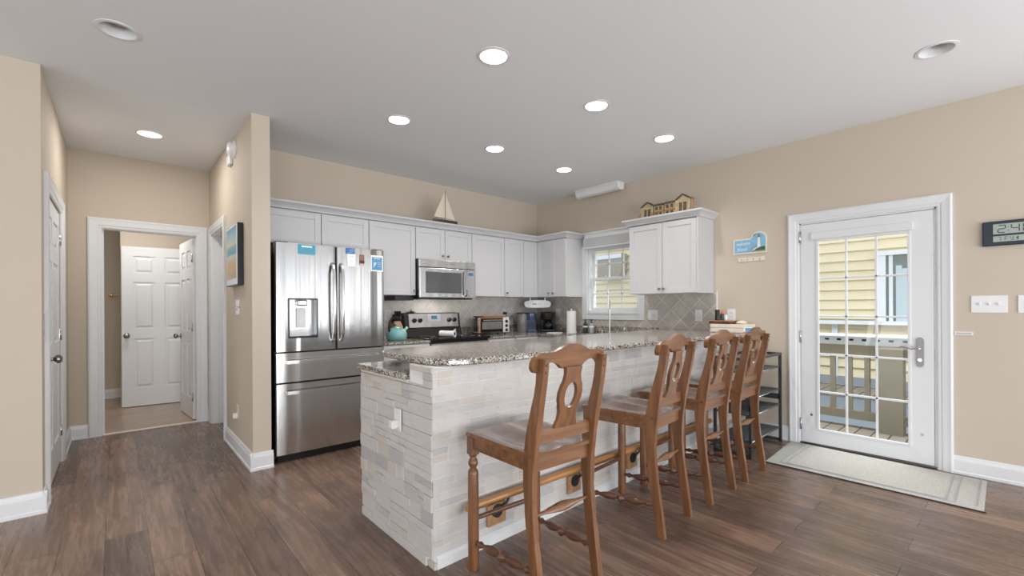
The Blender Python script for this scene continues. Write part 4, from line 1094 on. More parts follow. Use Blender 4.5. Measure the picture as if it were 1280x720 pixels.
# small steel lid on the backguard and a cylinder of paper on the cooktop
tag(MB().lathe([(0.055, 0), (0.058, 0.004), (0.045, 0.016), (0.012, 0.024), (0.006, 0.03), (0.012, 0.038), (0, 0.042)], (2.53, 4.592, 1.1865), (0, 0, 1), 20).done('pot_lid', 'chrome'), 'small metal lid on top of the left end of the stove panel', 'lid')
rl = thing('paper_roll', 'small white roll lying on the black cooktop', 'roll', (2.72, 4.12, 0.9565), math.radians(-62))
MB().ring([(0.034*math.cos(2*PI*k/28), 0.034*math.sin(2*PI*k/28)) for k in range(28)], [(0.02*math.cos(2*PI*k/28), 0.02*math.sin(2*PI*k/28)) for k in range(28)], -0.09, 0.09, 'x').done('paper', 'paper', rl)
MB().ring([(0.0198*math.cos(2*PI*k/28), 0.0198*math.sin(2*PI*k/28)) for k in range(28)], [(0.018*math.cos(2*PI*k/28), 0.018*math.sin(2*PI*k/28)) for k in range(28)], -0.088, 0.088, 'x').done('core_tube', 'cardboard', rl)

# ------------------------------------------------------------------ microwave
mw = thing('microwave', 'over-the-range stainless steel microwave with black window', 'microwave')
MX0, MX1, MY = 2.432, 3.183, 4.222
MB().box(MX0, MX1, MY+0.03, YB-0.012, 1.352, 1.775).box(MX0+0.02, MX1-0.02, MY+0.04, YB-0.05, 1.338, 1.352).done('cabinet_body', 'black', mw)
MB().box(MX0, MX1, MY, MY+0.03, 1.688, 1.775, 0.006).done('vent_grille', 'steelflat', mw)
MXD = 3.035
md = MB().box(MX0, MXD, MY-0.004, MY+0.03, 1.352, 1.684, 0.008).done('door', 'steelflat', mw)
MB().box(MX0+0.075, MXD-0.055, MY-0.006, MY-0.003, 1.405, 1.640, 0.001).done('window', 'ovenglass', md)
MB().sweep([(MXD-0.012, MY-0.004, 1.372), (MXD-0.012, MY-0.035, 1.388), (MXD-0.012, MY-0.044, 1.45), (MXD-0.012, MY-0.044, 1.60), (MXD-0.012, MY-0.035, 1.655), (MXD-0.012, MY-0.004, 1.668)], [(-0.014, -0.006), (0.014, -0.006), (0.014, 0.006), (-0.014, 0.006)], up=Vector((0, 1, 0))).done('handle', 'chrome', md)
cpn = MB().box(MXD+0.003, MX1, MY-0.002, MY+0.03, 1.352, 1.684, 0.005).done('control_panel', 'steelflat', mw)
MB().box(MXD+0.030, MX1-0.025, MY-0.004, MY-0.0015, 1.40, 1.662, 0.001).done('keypad', 'stonegrey', cpn)
MB().box(MXD+0.045, MX1-0.040, MY-0.005, MY-0.0038, 1.615, 1.648).done('display', 'bluelcd', cpn)
text('lettering', 'Whirlpool', 0.02, 'stonegrey', mw, (2.86, MY-0.001, 1.735), (PI/2, 0, 0))
l_ = area('microwave_task_light', (2.8, 4.38, 1.335), (0, 0.15, -1), 0.4, 0.08, 2.2, (1, 0.94, 0.86)); l_.parent = None
# black under-cabinet box left of the microwave
uc = thing('vent_box', 'flat black box under the cabinet left of the microwave', 'appliance')
MB().box(2.21, 2.426, 4.34, 4.60, 1.325, 1.3765, 0.003).done('box_body', 'black', uc)

# ------------------------------------------------------------------ counter items
CT = 0.9065
kb = thing('knife_block', 'wooden knife block with black handled knives behind the kettle', 'knife block', (2.325, 4.53, CT), 0.2)
MB().prism([(-0.06, 0), (0.055, 0), (0.075, 0.13), (-0.005, 0.19), (-0.06, 0.10)], -0.045, 0.045, 'x').done('block', 'blockwood', kb)
for i in range(3):
    for j in range(2):
        x = -0.028+0.028*i; yy = 0.005+0.035*j; z = 0.185-0.035*j
        MB().sweep([(x, yy, z-0.012), (x, yy+0.0, z+0.03), (x, yy-0.02, z+0.115)], [(-0.009, -0.011), (0.008, -0.010), (0.008, 0.010), (-0.008, 0.010)], up=Vector((0, 1, 0))).done('knife_handle', 'black', kb)
kt = thing('kettle', 'round turquoise kettle with black arched handle left of the stove', 'kettle', (2.18, 4.26, CT), 0.3)
MB().lathe([(0.085, 0), (0.098, 0.01), (0.108, 0.04), (0.108, 0.07), (0.095, 0.10), (0.066, 0.122), (0.04, 0.13), (0, 0.133)], (0, 0, 0), (0, 0, 1), 32).done('body', 'teal', kt)
MB().lathe([(0.036, 0.130), (0.03, 0.140), (0.01, 0.144), (0.008, 0.152), (0.013, 0.162), (0, 0.170)], (0, 0, 0), (0, 0, 1), 20).done('lid', 'teal', kt)
MB().lathe([(0.026, 0), (0.017, 0.05), (0.014, 0.075)], (0.085, 0, 0.075), (0.8, 0, 0.6), 16).done('spout', 'teal', kt)
MB().lathe([(0.016, 0), (0.016, 0.012), (0, 0.014)], (0.143, 0, 0.119), (0.8, 0, 0.6), 14).done('spout_cap', 'plastic', kt)
MB().sweep([(-0.088+0.0, 0, 0.085), (-0.104, 0, 0.13), (-0.098, 0, 0.185), (-0.065, 0, 0.228), (-0.01, 0, 0.243), (0.04, 0, 0.228), (0.058, 0, 0.20)], [(0.011*math.cos(2*PI*i/8), 0.008*math.sin(2*PI*i/8)) for i in range(8)], up=Vector((0, 1, 0))).done('handle', 'black', kt)

to = thing('toaster_oven', 'stainless toaster oven with copper edge and wooden board on top', 'toaster oven', (3.30, 4.32, CT), math.radians(-3))
TW, TD, TH = 0.47, 0.22, 0.215
MB().box(0, TW, 0.0, TD, 0.018, TH, 0.02, 4).done('housing', 'steelflat', to)
for fx in (0.04, TW-0.04):
    for fy in (0.03, TD-0.04):
        MB().cyl((fx, fy, 0), (fx, fy, 0.02), 0.013).done('foot', 'black', to)
tdr = MB().box(0.03, TW-0.105, -0.012, 0.0, 0.03, TH-0.02, 0.003).done('door', 'blackgloss', to)
MB().box(0.045, TW-0.12, -0.0165, -0.0115, 0.065, TH-0.055, 0.002).done('window', 'steelflat', tdr)
MB().box(0.05, TW-0.125, -0.040, -0.026, TH-0.045, TH-0.030, 0.004).box(0.06, 0.07, -0.03, -0.01, TH-0.044, TH-0.031).box(TW-0.145, TW-0.135, -0.03, -0.01, TH-0.044, TH-0.031).done('door_handle', 'chrome', tdr)
MB().box(0.0, 0.028, -0.014, 0.0, 0.02, TH-0.004, 0.006).box(0.02, TW-0.1, -0.014, 0.0, TH-0.018, TH-0.003, 0.005).done('copper_edge', 'copper', to)
tp = MB().box(TW-0.10, TW-0.002, -0.014, 0.0, 0.02, TH-0.004, 0.006).done('control_panel', 'plastic', to)
for k in range(3): MB().lathe([(0.019, 0), (0.018, 0.012), (0.014, 0.015), (0, 0.015)], (TW-0.05, -0.014, 0.05+0.055*k), (0, -1, 0), 18).done('knob', 'black', tp)
cbd = thing('cutting_board', 'thin wooden board lying on the toaster oven', 'board', (3.36, 4.35, CT+TH+0.0005), math.radians(-3))
MB().box(0.0, 0.36, 0, 0.16, 0, 0.014, 0.003).done('board', 'woodplate', cbd)
tag(MB().box(-0.04, 0.09, -0.05, 0.06, 0, 0.018, 0.004).done('sponge_pad', 'tray', loc=(3.345-0.02, 4.405, CT+TH+0.0005+0.0)), 'small dark brown pad at the left end on top of the toaster oven', 'pad')
bpy.data.objects['sponge_pad'].scale = (0.8, 0.8, 1); bpy.data.objects['sponge_pad'].location = (3.31+0.01, 4.37, CT+TH+0.0005)
cbd.location.x = 3.41
cd = thing('power_cord', 'black cord looping from the wall outlet down beside the toaster oven', 'cord')
MB().tube([(3.965, 4.575, 1.165), (3.962, 4.55, 1.172), (3.93, 4.54, 1.13), (3.90, 4.54, 1.06), (3.95, 4.53, 1.04), (4.00, 4.53, 1.10), (4.035, 4.53, 1.13), (4.06, 4.53, 1.10), (4.07, 4.53, 1.0), (4.068, 4.53, 0.913)], 0.005).done('cable', 'black', cd)
MB().box(3.95, 3.98, 4.575, 4.6225, 1.150, 1.18, 0.004).done('plug', 'black', cd)

# pod coffee machine (smoky tank)
pm = thing('pod_coffee_machine', 'smoky blue pod coffee machine left of the black coffee maker', 'coffee maker', (4.235, 4.43, CT), math.radians(-40))
MB().lathe([(0.072, 0.0), (0.076, 0.01), (0.076, 0.235), (0.070, 0.25)], (-0.075, 0.02, 0), (0, 0, 1), 28).done('water_tank', 'smokeclear', pm)
MB().box(-0.01, 0.12, -0.055, 0.09, 0.0, 0.03, 0.008).box(-0.01, 0.12, 0.02, 0.09, 0.0, 0.25, 0.012).done('base', 'smoke', pm)
MB().lathe([(0.062, 0), (0.066, 0.03), (0.066, 0.085), (0.055, 0.10), (0, 0.102)], (0.055, 0.0, 0.165), (0, 0, 1), 24).done('brew_head', 'smoke', pm)
MB().lathe([(0.078, 0), (0.074, 0.012), (0, 0.018)], (-0.075, 0.02, 0.25), (0, 0, 1), 24).done('tank_lid', 'black', pm)
# black drip coffee maker
cm = thing('coffee_maker', 'black drip coffee maker with glass carafe right of the pod machine', 'coffee maker', (4.44, 4.24, CT), math.radians(-45))
MB().box(-0.10, 0.10, -0.12, 0.11, 0, 0.035, 0.012).box(-0.10, 0.10, 0.03, 0.11, 0.03, 0.27, 0.012).done('body', 'black', cm)
MB().lathe([(0.06, 0), (0.085, 0.015), (0.098, 0.07), (0.10, 0.10), (0.07, 0.112), (0, 0.114)], (0, -0.02, 0.155), (0, 0, 1), 28).done('brew_basket', 'black', cm)
cf = MB().lathe([(0.055, 0), (0.072, 0.02), (0.075, 0.055), (0.055, 0.095), (0.045, 0.105), (0.048, 0.115)], (0, -0.035, 0.036), (0, 0, 1), 28).done('carafe', 'blackgloss', cm)
MB().sweep([(0.045, -0.09, 0.135), (0.06, -0.125, 0.13), (0.06, -0.13, 0.09), (0.05, -0.10, 0.06)], [(-0.007, -0.007), (0.007, -0.007), (0.007, 0.007), (-0.007, 0.007)]).done('carafe_handle', 'black', cf)
# under-cabinet radio
rd = thing('under_cabinet_radio', 'white under-cabinet radio hanging in the corner above the coffee makers', 'radio', (4.36, 4.36, 1.29), math.radians(-45))
MB().prism([(-0.18, -0.015), (-0.165, -0.045), (-0.13, -0.052), (0.13, -0.052), (0.165, -0.045), (0.18, -0.015), (0.18, 0.022), (0.15, 0.040), (0.09, 0.050), (-0.09, 0.050), (-0.15, 0.040), (-0.18, 0.022)], -0.08, 0.10, 'y').done('housing', 'plastic', rd)
MB().box(-0.085, 0.085, -0.083, -0.079, -0.030, 0.018).done('front_panel', 'paper', rd)
MB().box(-0.07, -0.015, -0.085, -0.082, -0.012, 0.006).box(0.0, 0.012, -0.085, -0.082, -0.008, 0.0).box(0.025, 0.037, -0.085, -0.082, -0.008, 0.0).box(0.05, 0.062, -0.085, -0.082, -0.008, 0.0).done('display', 'stonegrey', rd)
MB().box(-0.11, -0.095, -0.05, -0.035, 0.045, 0.087).box(0.095, 0.11, -0.05, -0.035, 0.045, 0.087).box(-0.11, -0.095, 0.05, 0.065, 0.045, 0.087).box(0.095, 0.11, 0.05, 0.065, 0.045, 0.087).done('mounting_posts', 'plastic', rd)
# paper towel
pt = thing('paper_towel', 'white paper towel roll standing left of the window', 'paper towel', (4.42, 3.80, CT))
MB().lathe([(0.07, 0), (0.07, 0.008), (0, 0.008)], n=28).cyl((0, 0, 0.0), (0, 0, 0.30), 0.006).lathe([(0.009, 0.296), (0.009, 0.312), (0, 0.315)]).done('stand', 'plastic', pt)
MB().lathe([(0.010, 0.009), (0.062, 0.009), (0.062, 0.285), (0.010, 0.285)], n=32).done('roll', 'paper', pt)
tag(MB().lathe([(0.10, 0), (0.105, 0.006), (0.10, 0.010), (0.06, 0.006), (0, 0.006)], (4.20, 3.90, CT), (0, 0, 1), 28).done('plate', 'plastic'), 'flat white plate on the counter in front of the paper towel', 'plate')
# soap bottles
for (x, y, mt, lab) in ((4.50, 3.635, 'dishsoap', 'dark green soap pump bottle by the window sill'), (4.525, 3.555, 'clearsoap', 'clear soap pump bottle right of the dark green one')):
    s_ = thing('soap_bottle', lab, 'soap bottle', (x, y, CT))
    MB().lathe([(0.03, 0), (0.032, 0.005), (0.032, 0.10), (0.026, 0.12), (0.013, 0.13)], n=20).done('bottle', mt, s_)
    MB().lathe([(0.014, 0.128), (0.014, 0.142), (0.005, 0.144), (0.005, 0.165), (0.009, 0.166), (0.009, 0.176), (0, 0.177)], n=14).tube([(0, 0, 0.17), (-0.03, 0.0, 0.17), (-0.034, 0, 0.162)], 0.004).done('pump', 'black', s_)
    MB().lathe([(0.0325, 0.075), (0.0325, 0.095)], n=20).done('label_band', 'paper', s_)
# faucet
fc = thing('kitchen_faucet', 'tall slim nickel kitchen faucet in front of the window', 'faucet', (4.51, 3.265, CT))
MB().lathe([(0.028, 0), (0.026, 0.01), (0.016, 0.02), (0.013, 0.05), (0.011, 0.27)], n=18).tube([(0, 0, 0.26), (0, 0, 0.34), (-0.016, -0.012, 0.385), (-0.055, -0.04, 0.41), (-0.10, -0.073, 0.39), (-0.122, -0.089, 0.35), (-0.124, -0.090, 0.30)], 0.009, 12).cyl((-0.124, -0.090, 0.31), (-0.124, -0.090, 0.25), 0.013).done('spout', 'chrome', fc)
for yy in (0.11, -0.11):
    MB().lathe([(0.022, 0), (0.02, 0.012), (0.011, 0.02), (0.012, 0.045), (0.010, 0.055), (0, 0.057)], (0, yy, 0), (0, 0, 1), 16).box(-0.04, 0.01, yy-0.006, yy+0.006, 0.046, 0.056, 0.002).done('handle', 'chrome', fc)
MB().lathe([(0.02, 0), (0.018, 0.01), (0.011, 0.016), (0.014, 0.06), (0.016, 0.085), (0.010, 0.095), (0, 0.097)], (0, -0.21, 0), (0, 0, 1), 16).done('side_sprayer', 'chrome', fc)

# organizer and things at the wall end of the bar
BT = 0.9905
og = thing('drawer_box', 'cream two-tier wooden box on the far end of the bar against the wall', 'box')
MB().box(4.335, 4.615, 1.64, 1.955, BT, BT+0.040, 0.002).box(4.340, 4.610, 1.645, 1.950, BT+0.040, BT+0.0465).box(4.335, 4.615, 1.64, 1.955, BT+0.0465, BT+0.080, 0.002).done('box_body', 'beigebox', og)
MB().box(4.332, 4.336, 1.65, 1.945, BT+0.050, BT+0.076).box(4.332, 4.336, 1.65, 1.945, BT+0.005, BT+0.036).done('drawer_fronts', 'beigebox', og)
ty = thing('slatted_tray', 'dark brown slatted wooden tray on the left of the cream box', 'tray', (4.43, 1.87, BT+0.0805))
MB().box(-0.085, 0.085, -0.10, 0.10, 0.0, 0.026, 0.002).done('tray_base', 'tray', ty)
MB().box(-0.092, 0.092, -0.107, 0.107, 0.026, 0.032, 0.002).done('tray_rim', 'woodplate', ty)
TT = BT+0.0805+0.0325
tag(MB().lathe([(0.022, 0), (0.022, 0.10), (0.020, 0.105), (0, 0.105)], (4.43, 1.925, TT), (0, 0, 1), 20).done('spice_jar', 'black'), 'tall black jar standing on the slatted tray', 'jar')
tag(MB().lathe([(0.016, 0), (0.016, 0.058), (0.012, 0.062), (0, 0.062)], (4.44, 1.885, TT), (0, 0, 1), 20).done('small_bottle', 'navy'), 'small navy bottle on the tray in front of the black jar', 'bottle')
ob = thing('capped_bottle', 'small bottle with orange cap behind the navy bottle on the tray', 'bottle', (4.475, 1.895, TT))
MB().lathe([(0.014, 0), (0.014, 0.065)], n=18).done('bottle_body', 'navy', ob); MB().lathe([(0.014, 0.066), (0.011, 0.095), (0, 0.097)], n=18).done('cap', 'orange', ob)
tag(MB().lathe([(0.012, 0), (0.012, 0.05), (0.008, 0.056), (0, 0.056)], (4.46, 1.855, TT), (0, 0, 1), 18).done('white_bottle', 'plastic'), 'slim white bottle on the tray right of the orange cap', 'bottle')
tag(MB().lathe([(0.0, 0), (0.032, 0.002), (0.040, 0.012), (0.028, 0.026), (0.010, 0.033), (0, 0.034)], (4.47, 1.715, BT+0.0805), (0, 0, 1), 20, scale=(1.0, 1.3)).done('sea_shell', 'shell'), 'cream sea shell lying on the cream box', 'shell')
bro = thing('brochure', 'white and blue brochure leaning on the cream box front', 'brochure', (4.355, 1.575, BT+0.001), math.radians(-60))
MB().prism([(0.0, 0), (0.030, 0.055), (0.032, 0.055), (0.004, 0.0)], -0.065, 0.065, 'x').done('paper_sheet', 'paper', bro)
MB().prism([(0.0043-0.0015, 0.008), (0.026-0.0015, 0.048), (0.0235, 0.048), (0.0018, 0.008)], -0.055, 0.0, 'x').done('printed_area', 'stickblue', bro)

# ------------------------------------------------------------------ shoe rack beside the door
rk = thing('shoe_rack', 'dark metal four-tier shelf rack beside the far stool under the bar end', 'rack')
RX0, RX1, RY0, RY1 = 3.835, 4.535, 1.405, 1.690
b = MB()
for x in (RX0, RX1):
    for y in (RY0, RY1): b.box(x-0.011, x+0.011, y-0.011, y+0.011, 0, 0.815)
    for z in (0.02, 0.40, 0.425, 0.804): b.box(x-0.011, x+0.011, RY0, RY1, z-0.011, z+0.011)
for y in (RY0, RY1):
    for z in (0.804,): b.box(RX0, RX1, y-0.011, y+0.011, z-0.011, z+0.011)
b.box(RX0, RX1, RY1-0.011, RY1+0.011, 0.009, 0.031)
b.done('frame', 'rackmetal', rk)
for z in (0.135, 0.345, 0.485, 0.690):
    sh = MB().box(RX0+0.011, RX1-0.011, RY0, RY1, z-0.004, z+0.004).done('shelf', 'mesh', rk)
    MB().cyl((RX0, RY0, z-0.004), (RX1, RY0, z-0.004), 0.0045, 8).cyl((RX0, RY1, z-0.004), (RX1, RY1, z-0.004), 0.0045, 8).done('shelf_rail', 'chrome', sh)

# door mat
dm = thing('door_mat', 'long grey ribbed door mat in front of the glazed door', 'mat')
MB().prism([(3.853, 1.300), (3.862, 0.109), (4.545, 0.112), (4.600, 1.335)], 0.0, 0.008, 'z').done('mat_base', 'mat', dm)
b = MB()
for (x0, x1, y0_, y1_) in ((3.93, 4.55, 0.27, 0.278), (3.93, 4.55, 0.23, 0.238), (3.93, 4.55, 0.135, 0.142), (3.93, 4.57, 1.17, 1.178), (3.93, 4.57, 1.21, 1.218), (3.925, 3.932, 0.27, 1.178), (3.905, 3.912, 0.235, 1.215)):
    b.box(x0, x1, y0_, y1_, 0.008, 0.011)
b.done('ribs', 'stonegrey', dm)
MB().prism([(3.845, 1.305), (3.853, 0.100), (3.862, 0.100), (3.856, 1.305)], 0.0, 0.007, 'z').done('binding', 'gap', dm)

# ------------------------------------------------------------------ ceiling fixtures
def can(x, y, lit, label):
    root = thing('recessed_light', label, 'ceiling light', (x, y, CZ), 0, 'recessed ceiling lights')
    rp = [(0.082, 0.07), (0.082, -0.001), (0.097, -0.001), (0.096, -0.004), (0.080, -0.006), (0.074, 0.0), (0.060 if lit else 0.068, 0.055)]
    b = MB(); n = 36; rows = [[b.bm.verts.new((r*math.cos(2*PI*k/n), r*math.sin(2*PI*k/n), z)) for k in range(n)] for r, z in rp]
    for A, B in zip(rows, rows[1:]):
        for k in range(n):
            f = b.bm.faces.new([A[k], A[(k+1) % n], B[(k+1) % n], B[k]]); f.smooth = True
    b.done('trim_ring', 'white', root)
    if lit:
        MB().lathe([(0.068, 0.050), (0.068, 0.056), (0, 0.056)], n=32).done('lens', 'lens', root)
        d = bpy.data.lights.new('lamp', 'AREA'); d.shape = 'DISK'; d.size = 0.11; d.energy = 9.5; d.color = (1, 0.96, 0.91); d.spread = math.radians(150)
        l = bpy.data.objects.new('lamp', d); COL.objects.link(l); l.parent = root; l.location = (0, 0, 0.045)
    else:
        MB().lathe([(0.075, 0.12), (0.068, 0.05)], n=32).lathe([(0.0, 0.070), (0.03, 0.062), (0.05, 0.075), (0.055, 0.10)], n=28).done('lamp_bulb', 'offlens', root)
    return root
names = {(1.69, 2.05): 'lit recessed ceiling light nearest the camera, front row left', (2.68, 2.05): 'lit recessed ceiling light in the middle of the front row', (3.66, 2.05): 'lit recessed ceiling light at the right of the front row',
         (1.69, 3.24): 'lit recessed ceiling light at the left of the back row over the fridge side', (2.68, 3.24): 'lit recessed ceiling light in the middle of the back row', (3.66, 3.24): 'lit recessed ceiling light at the right of the back row near the corner'}
for p in cans_lit: can(*p, True, names[p])
can(*cans_off[0], False, 'unlit recessed ceiling light at the left before the hallway')
can(*cans_off[1], False, 'unlit recessed ceiling light at the right above the glazed door')
hl = thing('hall_ceiling_light', 'lit round flush ceiling light in the hallway', 'ceiling light', (0.221, 4.955, CZ+0.019))
MB().lathe([(0.098, 0.004), (0.096, -0.006), (0.085, -0.009), (0.085, -0.004)], n=32).done('trim_ring', 'white', hl)
MB().lathe([(0.085, -0.004), (0.085, -0.006), (0, -0.008)], n=32).done('lens', 'lens', hl)
d = bpy.data.lights.new('lamp', 'AREA'); d.shape = 'DISK'; d.size = 0.15; d.energy = 11.5; d.color = (1, 0.96, 0.91)
l = bpy.data.objects.new('lamp', d); COL.objects.link(l); l.parent = hl; l.location = (0, 0, -0.012)
fx = thing('fluorescent_fixture', 'long white fluorescent ceiling fixture along the window wall', 'ceiling light')
hw = 0.062; yc = 4.52
pr = [(yc-hw, CZ-0.02), (yc-hw, CZ-0.055), (yc-hw*0.8, CZ-0.082), (yc-hw*0.4, CZ-0.092), (yc+hw*0.4, CZ-0.092), (yc+hw*0.8, CZ-0.082), (yc+hw, CZ-0.055), (yc+hw, CZ-0.02)]
MB().prism(pr, 3.115, 3.735, 'y', smooth=False).done('diffuser', 'fluo', fx)
MB().box(yc-hw-0.012, yc+hw+0.012, 3.10, 3.75, CZ-0.022, CZ-0.0005, 0.002).done('housing', 'white', fx)
MB().prism([(yc-hw-0.004, CZ-0.02), (yc-hw-0.004, CZ-0.07), (yc-hw*0.5, CZ-0.096), (yc+hw*0.5, CZ-0.096), (yc+hw+0.004, CZ-0.07), (yc+hw+0.004, CZ-0.02)], 3.10, 3.118, 'y').done('end_cap', 'plastic', fx)
MB().prism([(yc-hw-0.004, CZ-0.02), (yc-hw-0.004, CZ-0.07), (yc-hw*0.5, CZ-0.096), (yc+hw*0.5, CZ-0.096), (yc+hw+0.004, CZ-0.07), (yc+hw+0.004, CZ-0.02)], 3.732, 3.75, 'y').done('end_cap', 'plastic', fx)

# ------------------------------------------------------------------ decorations
# sailing boat on the back cabinets
CRT = UZ1+0.066
sb = thing('model_sailboat', 'small model sailboat with cream sails on top of the back cabinets', 'model boat', (2.80, 4.275, CRT+0.0005), 0.0)
b = MB(); rows = []
for k in range(13):
    u = -1+2*k/12; x = 0.165*u; wv = 0.030*(1-abs(u)**2.2)+0.003
    zt = 0.034+0.006*u*u; zb = 0.0+0.012*max(0, abs(u)-0.6)
    rows.append([b.bm.verts.new((x, -wv, zt)), b.bm.verts.new((x, -wv*0.5, zb)), b.bm.verts.new((x, wv*0.5, zb)), b.bm.verts.new((x, wv, zt))])
for A, B in zip(rows, rows[1:]):
    for i in range(4): b.bm.faces.new([A[i], A[(i+1) % 4], B[(i+1) % 4], B[i]])
b.bm.faces.new(rows[0]); b.bm.faces.new(rows[-1][::-1])
b.done('hull', 'hull', sb)
MB().cyl((0, 0, 0.03), (0, 0, 0.375), 0.003, 8).cyl((0.0, 0, 0.058), (-0.14, 0, 0.056), 0.0022, 6).done('mast', 'villagedark', sb)
def sail(nm, tri, bulge):
    b = MB(); n = 8; P = [Vector(p) for p in tri]; V = {}
    for i in range(n+1):
        for j in range(n+1-i):
            a, c = i/n, j/n; p = P[0]*(1-a-c)+P[1]*a+P[2]*c
            y = bulge*27*a*c*(1-a-c)*0.5
            V[i, j] = (b.bm.verts.new((p.x, y-0.0006, p.y)), b.bm.verts.new((p.x, y+0.0006, p.y)))
    for i in range(n):
        for j in range(n-i):
            for s_ in (0, 1):
                b.bm.faces.new([V[i, j][s_], V[i+1, j][s_], V[i, j+1][s_]][::(1 if s_ else -1)])
                if i+j < n-1: b.bm.faces.new([V[i+1, j][s_], V[i+1, j+1][s_], V[i, j+1][s_]][::(1 if s_ else -1)])
    return b.done(nm, 'sail', sb)
sail('main_sail', [(-0.005, 0.36), (-0.15, 0.062), (-0.005, 0.062)], -0.02)
sail('jib_sail', [(0.006, 0.345), (0.006, 0.062), (0.135, 0.052)], -0.02)
# carved village on the right cabinet; local x -> -Y
vg = thing('wooden_village', 'weathered wooden row of little houses on top of the right cabinet', 'ornament', (4.36, 2.74, CRT+0.0005), RW)
MB().box(-0.03, 0.62, -0.05, 0.05, 0, 0.010, 0.002).done('base', 'villagewood', vg)
def hut(x, w, h, roof, gable):
    r = MB().box(x, x+w, -0.03, 0.03, 0.010, h).done('house', 'villagewood', vg)
    if gable:
        MB().prism([(x-0.016, h-0.004), (x+w/2, h+roof), (x+w+0.016, h-0.004), (x+w+0.016, h+0.006), (x+w/2, h+roof+0.013), (x-0.016, h+0.006)], -0.042, 0.036, 'y').done('roof', 'villagedark', r)
        MB().prism([(x, h), (x+w, h), (x+w/2, h+roof)], -0.028, 0.028, 'y').done('gable', 'villagewood', r)
        MB().box(x+w*0.22, x+w*0.78, -0.033, -0.029, 0.018, h*0.80).done('opening', 'villagedark', r)
        MB().box(x+w*0.47, x+w*0.53, -0.036, -0.031, 0.014, h*0.80).box(x-0.006, x+0.008, -0.045, -0.028, 0.01, h).box(x+w-0.008, x+w+0.006, -0.045, -0.028, 0.01, h).done('posts', 'villagewood', r)
    else:
        MB().prism([(-0.045, h), (0.0, h+roof), (0.038, h), (0.038, h-0.006), (-0.045, h-0.006)], x-0.006, x+w+0.006, 'x').done('roof', 'villagedark', r)
        b = MB()
        for k in (0, 1):
            b.box(x+w*(0.14+0.42*k), x+w*(0.40+0.42*k), -0.033, -0.029, h*0.58, h*0.88); b.box(x+w*(0.14+0.42*k), x+w*(0.40+0.42*k), -0.033, -0.029, 0.014, h*0.36)
        b.done('windows', 'villagedark', r)
        MB().box(x, x+w, -0.040, -0.030, h*0.40, h*0.50).done('balcony', 'villagerust', r)
    return r
hut(0.045, 0.13, 0.125, 0.045, True); hut(0.19, 0.11, 0.125, 0.022, False); hut(0.312, 0.12, 0.130, 0.022, False); hut(0.445, 0.14, 0.135, 0.05, True)
MB().cyl((0.0, -0.02, 0.01), (0.042, -0.02, 0.115), 0.004, 6).cyl((-0.022, -0.02, 0.01), (-0.022, -0.02, 0.04), 0.006, 6).cyl((0.012, -0.03, 0.01), (0.012, -0.03, 0.04), 0.008, 6).cyl((0.175, -0.042, 0.01), (0.175, -0.042, 0.045), 0.011, 8).cyl((0.612, -0.01, 0.01), (0.63, -0.01, 0.13), 0.0035, 6).cyl((0.595, -0.01, 0.05), (0.61, -0.01, 0.15), 0.004, 6).cyl((0.63, -0.01, 0.13), (0.60, -0.01, 0.15), 0.0035, 6).done('fence_posts', 'villagerust', vg)

# welcome sign: local x -> -Y, origin at sign's lower left
sg = thing('welcome_sign', 'blue lighthouse welcome sign on the wall above the small hook board', 'sign', (XR-0.0005, 1.845, 1.755), RW)
arch = [(0, 0), (0.308, 0)]+[(0.235+0.073*math.cos(PI*k/12), 0.135+0.073*math.sin(PI*k/12)) for k in range(12)]+[(0.167, 0.155), (0.155, 0.148), (0, 0.148)]
def inset(pts, d):
    out = []; n = len(pts)
    for i in range(n):
        p0, p1, p2 = Vector(pts[i-1]), Vector(pts[i]), Vector(pts[(i+1) % n])
        e1 = (p1-p0).normalized(); e2 = (p2-p1).normalized()
        n1 = Vector((-e1.y, e1.x)); n2 = Vector((-e2.y, e2.x)); q = (n1+n2).normalized()
        out.append(tuple(p1+q*(d/max(0.4, q.dot(n1)))))
    return out
MB().prism(arch, -0.012, 0, 'y').done('frame', 'beigebox', sg)
MB().prism(inset(arch, 0.013), -0.014, -0.012, 'y').done('painted_panel', 'signblue', sg)
lh = MB().prism([(0.222, 0.055), (0.252, 0.050), (0.246, 0.150), (0.228, 0.150)], -0.018, -0.014, 'y').prism([(0.178, 0.030), (0.225, 0.040), (0.225, 0.062), (0.195, 0.052), (0.178, 0.040)], -0.018, -0.014, 'y').done('lighthouse_tower', 'plastic', sg)
MB().box(0.225, 0.249, -0.019, -0.014, 0.150, 0.158).box(0.229, 0.245, -0.019, -0.014, 0.166, 0.170).prism([(0.228, 0.170), (0.246, 0.170), (0.237, 0.182)], -0.019, -0.014, 'y').prism([(0.176, 0.040), (0.198, 0.056), (0.222, 0.066), (0.222, 0.060), (0.198, 0.050), (0.180, 0.036)], -0.019, -0.014, 'y').done('lighthouse_roof', 'roofred', sg)
MB().box(0.231, 0.243, -0.018, -0.014, 0.158, 0.166).done('lantern', 'amber', sg)
MB().prism([(0.17, 0.014), (0.293, 0.014), (0.293, 0.034), (0.25, 0.036), (0.20, 0.028)], -0.017, -0.014, 'y').done('sand', 'sand', sg)
MB().prism([(0.20, 0.026), (0.293, 0.026), (0.293, 0.058), (0.275, 0.062), (0.262, 0.055), (0.25, 0.058), (0.236, 0.042), (0.222, 0.046), (0.208, 0.038)], -0.0195, -0.014, 'y').done('bushes', 'green', sg)
text('lettering', 'welcome', 0.044, 'paper', sg, (0.093, -0.0145, 0.100), (PI/2, 0, 0), shear=0.35, sx=0.8)
text('lettering', 'friends', 0.044, 'paper', sg, (0.083, -0.0145, 0.045), (PI/2, 0, 0), shear=0.35, sx=0.8)
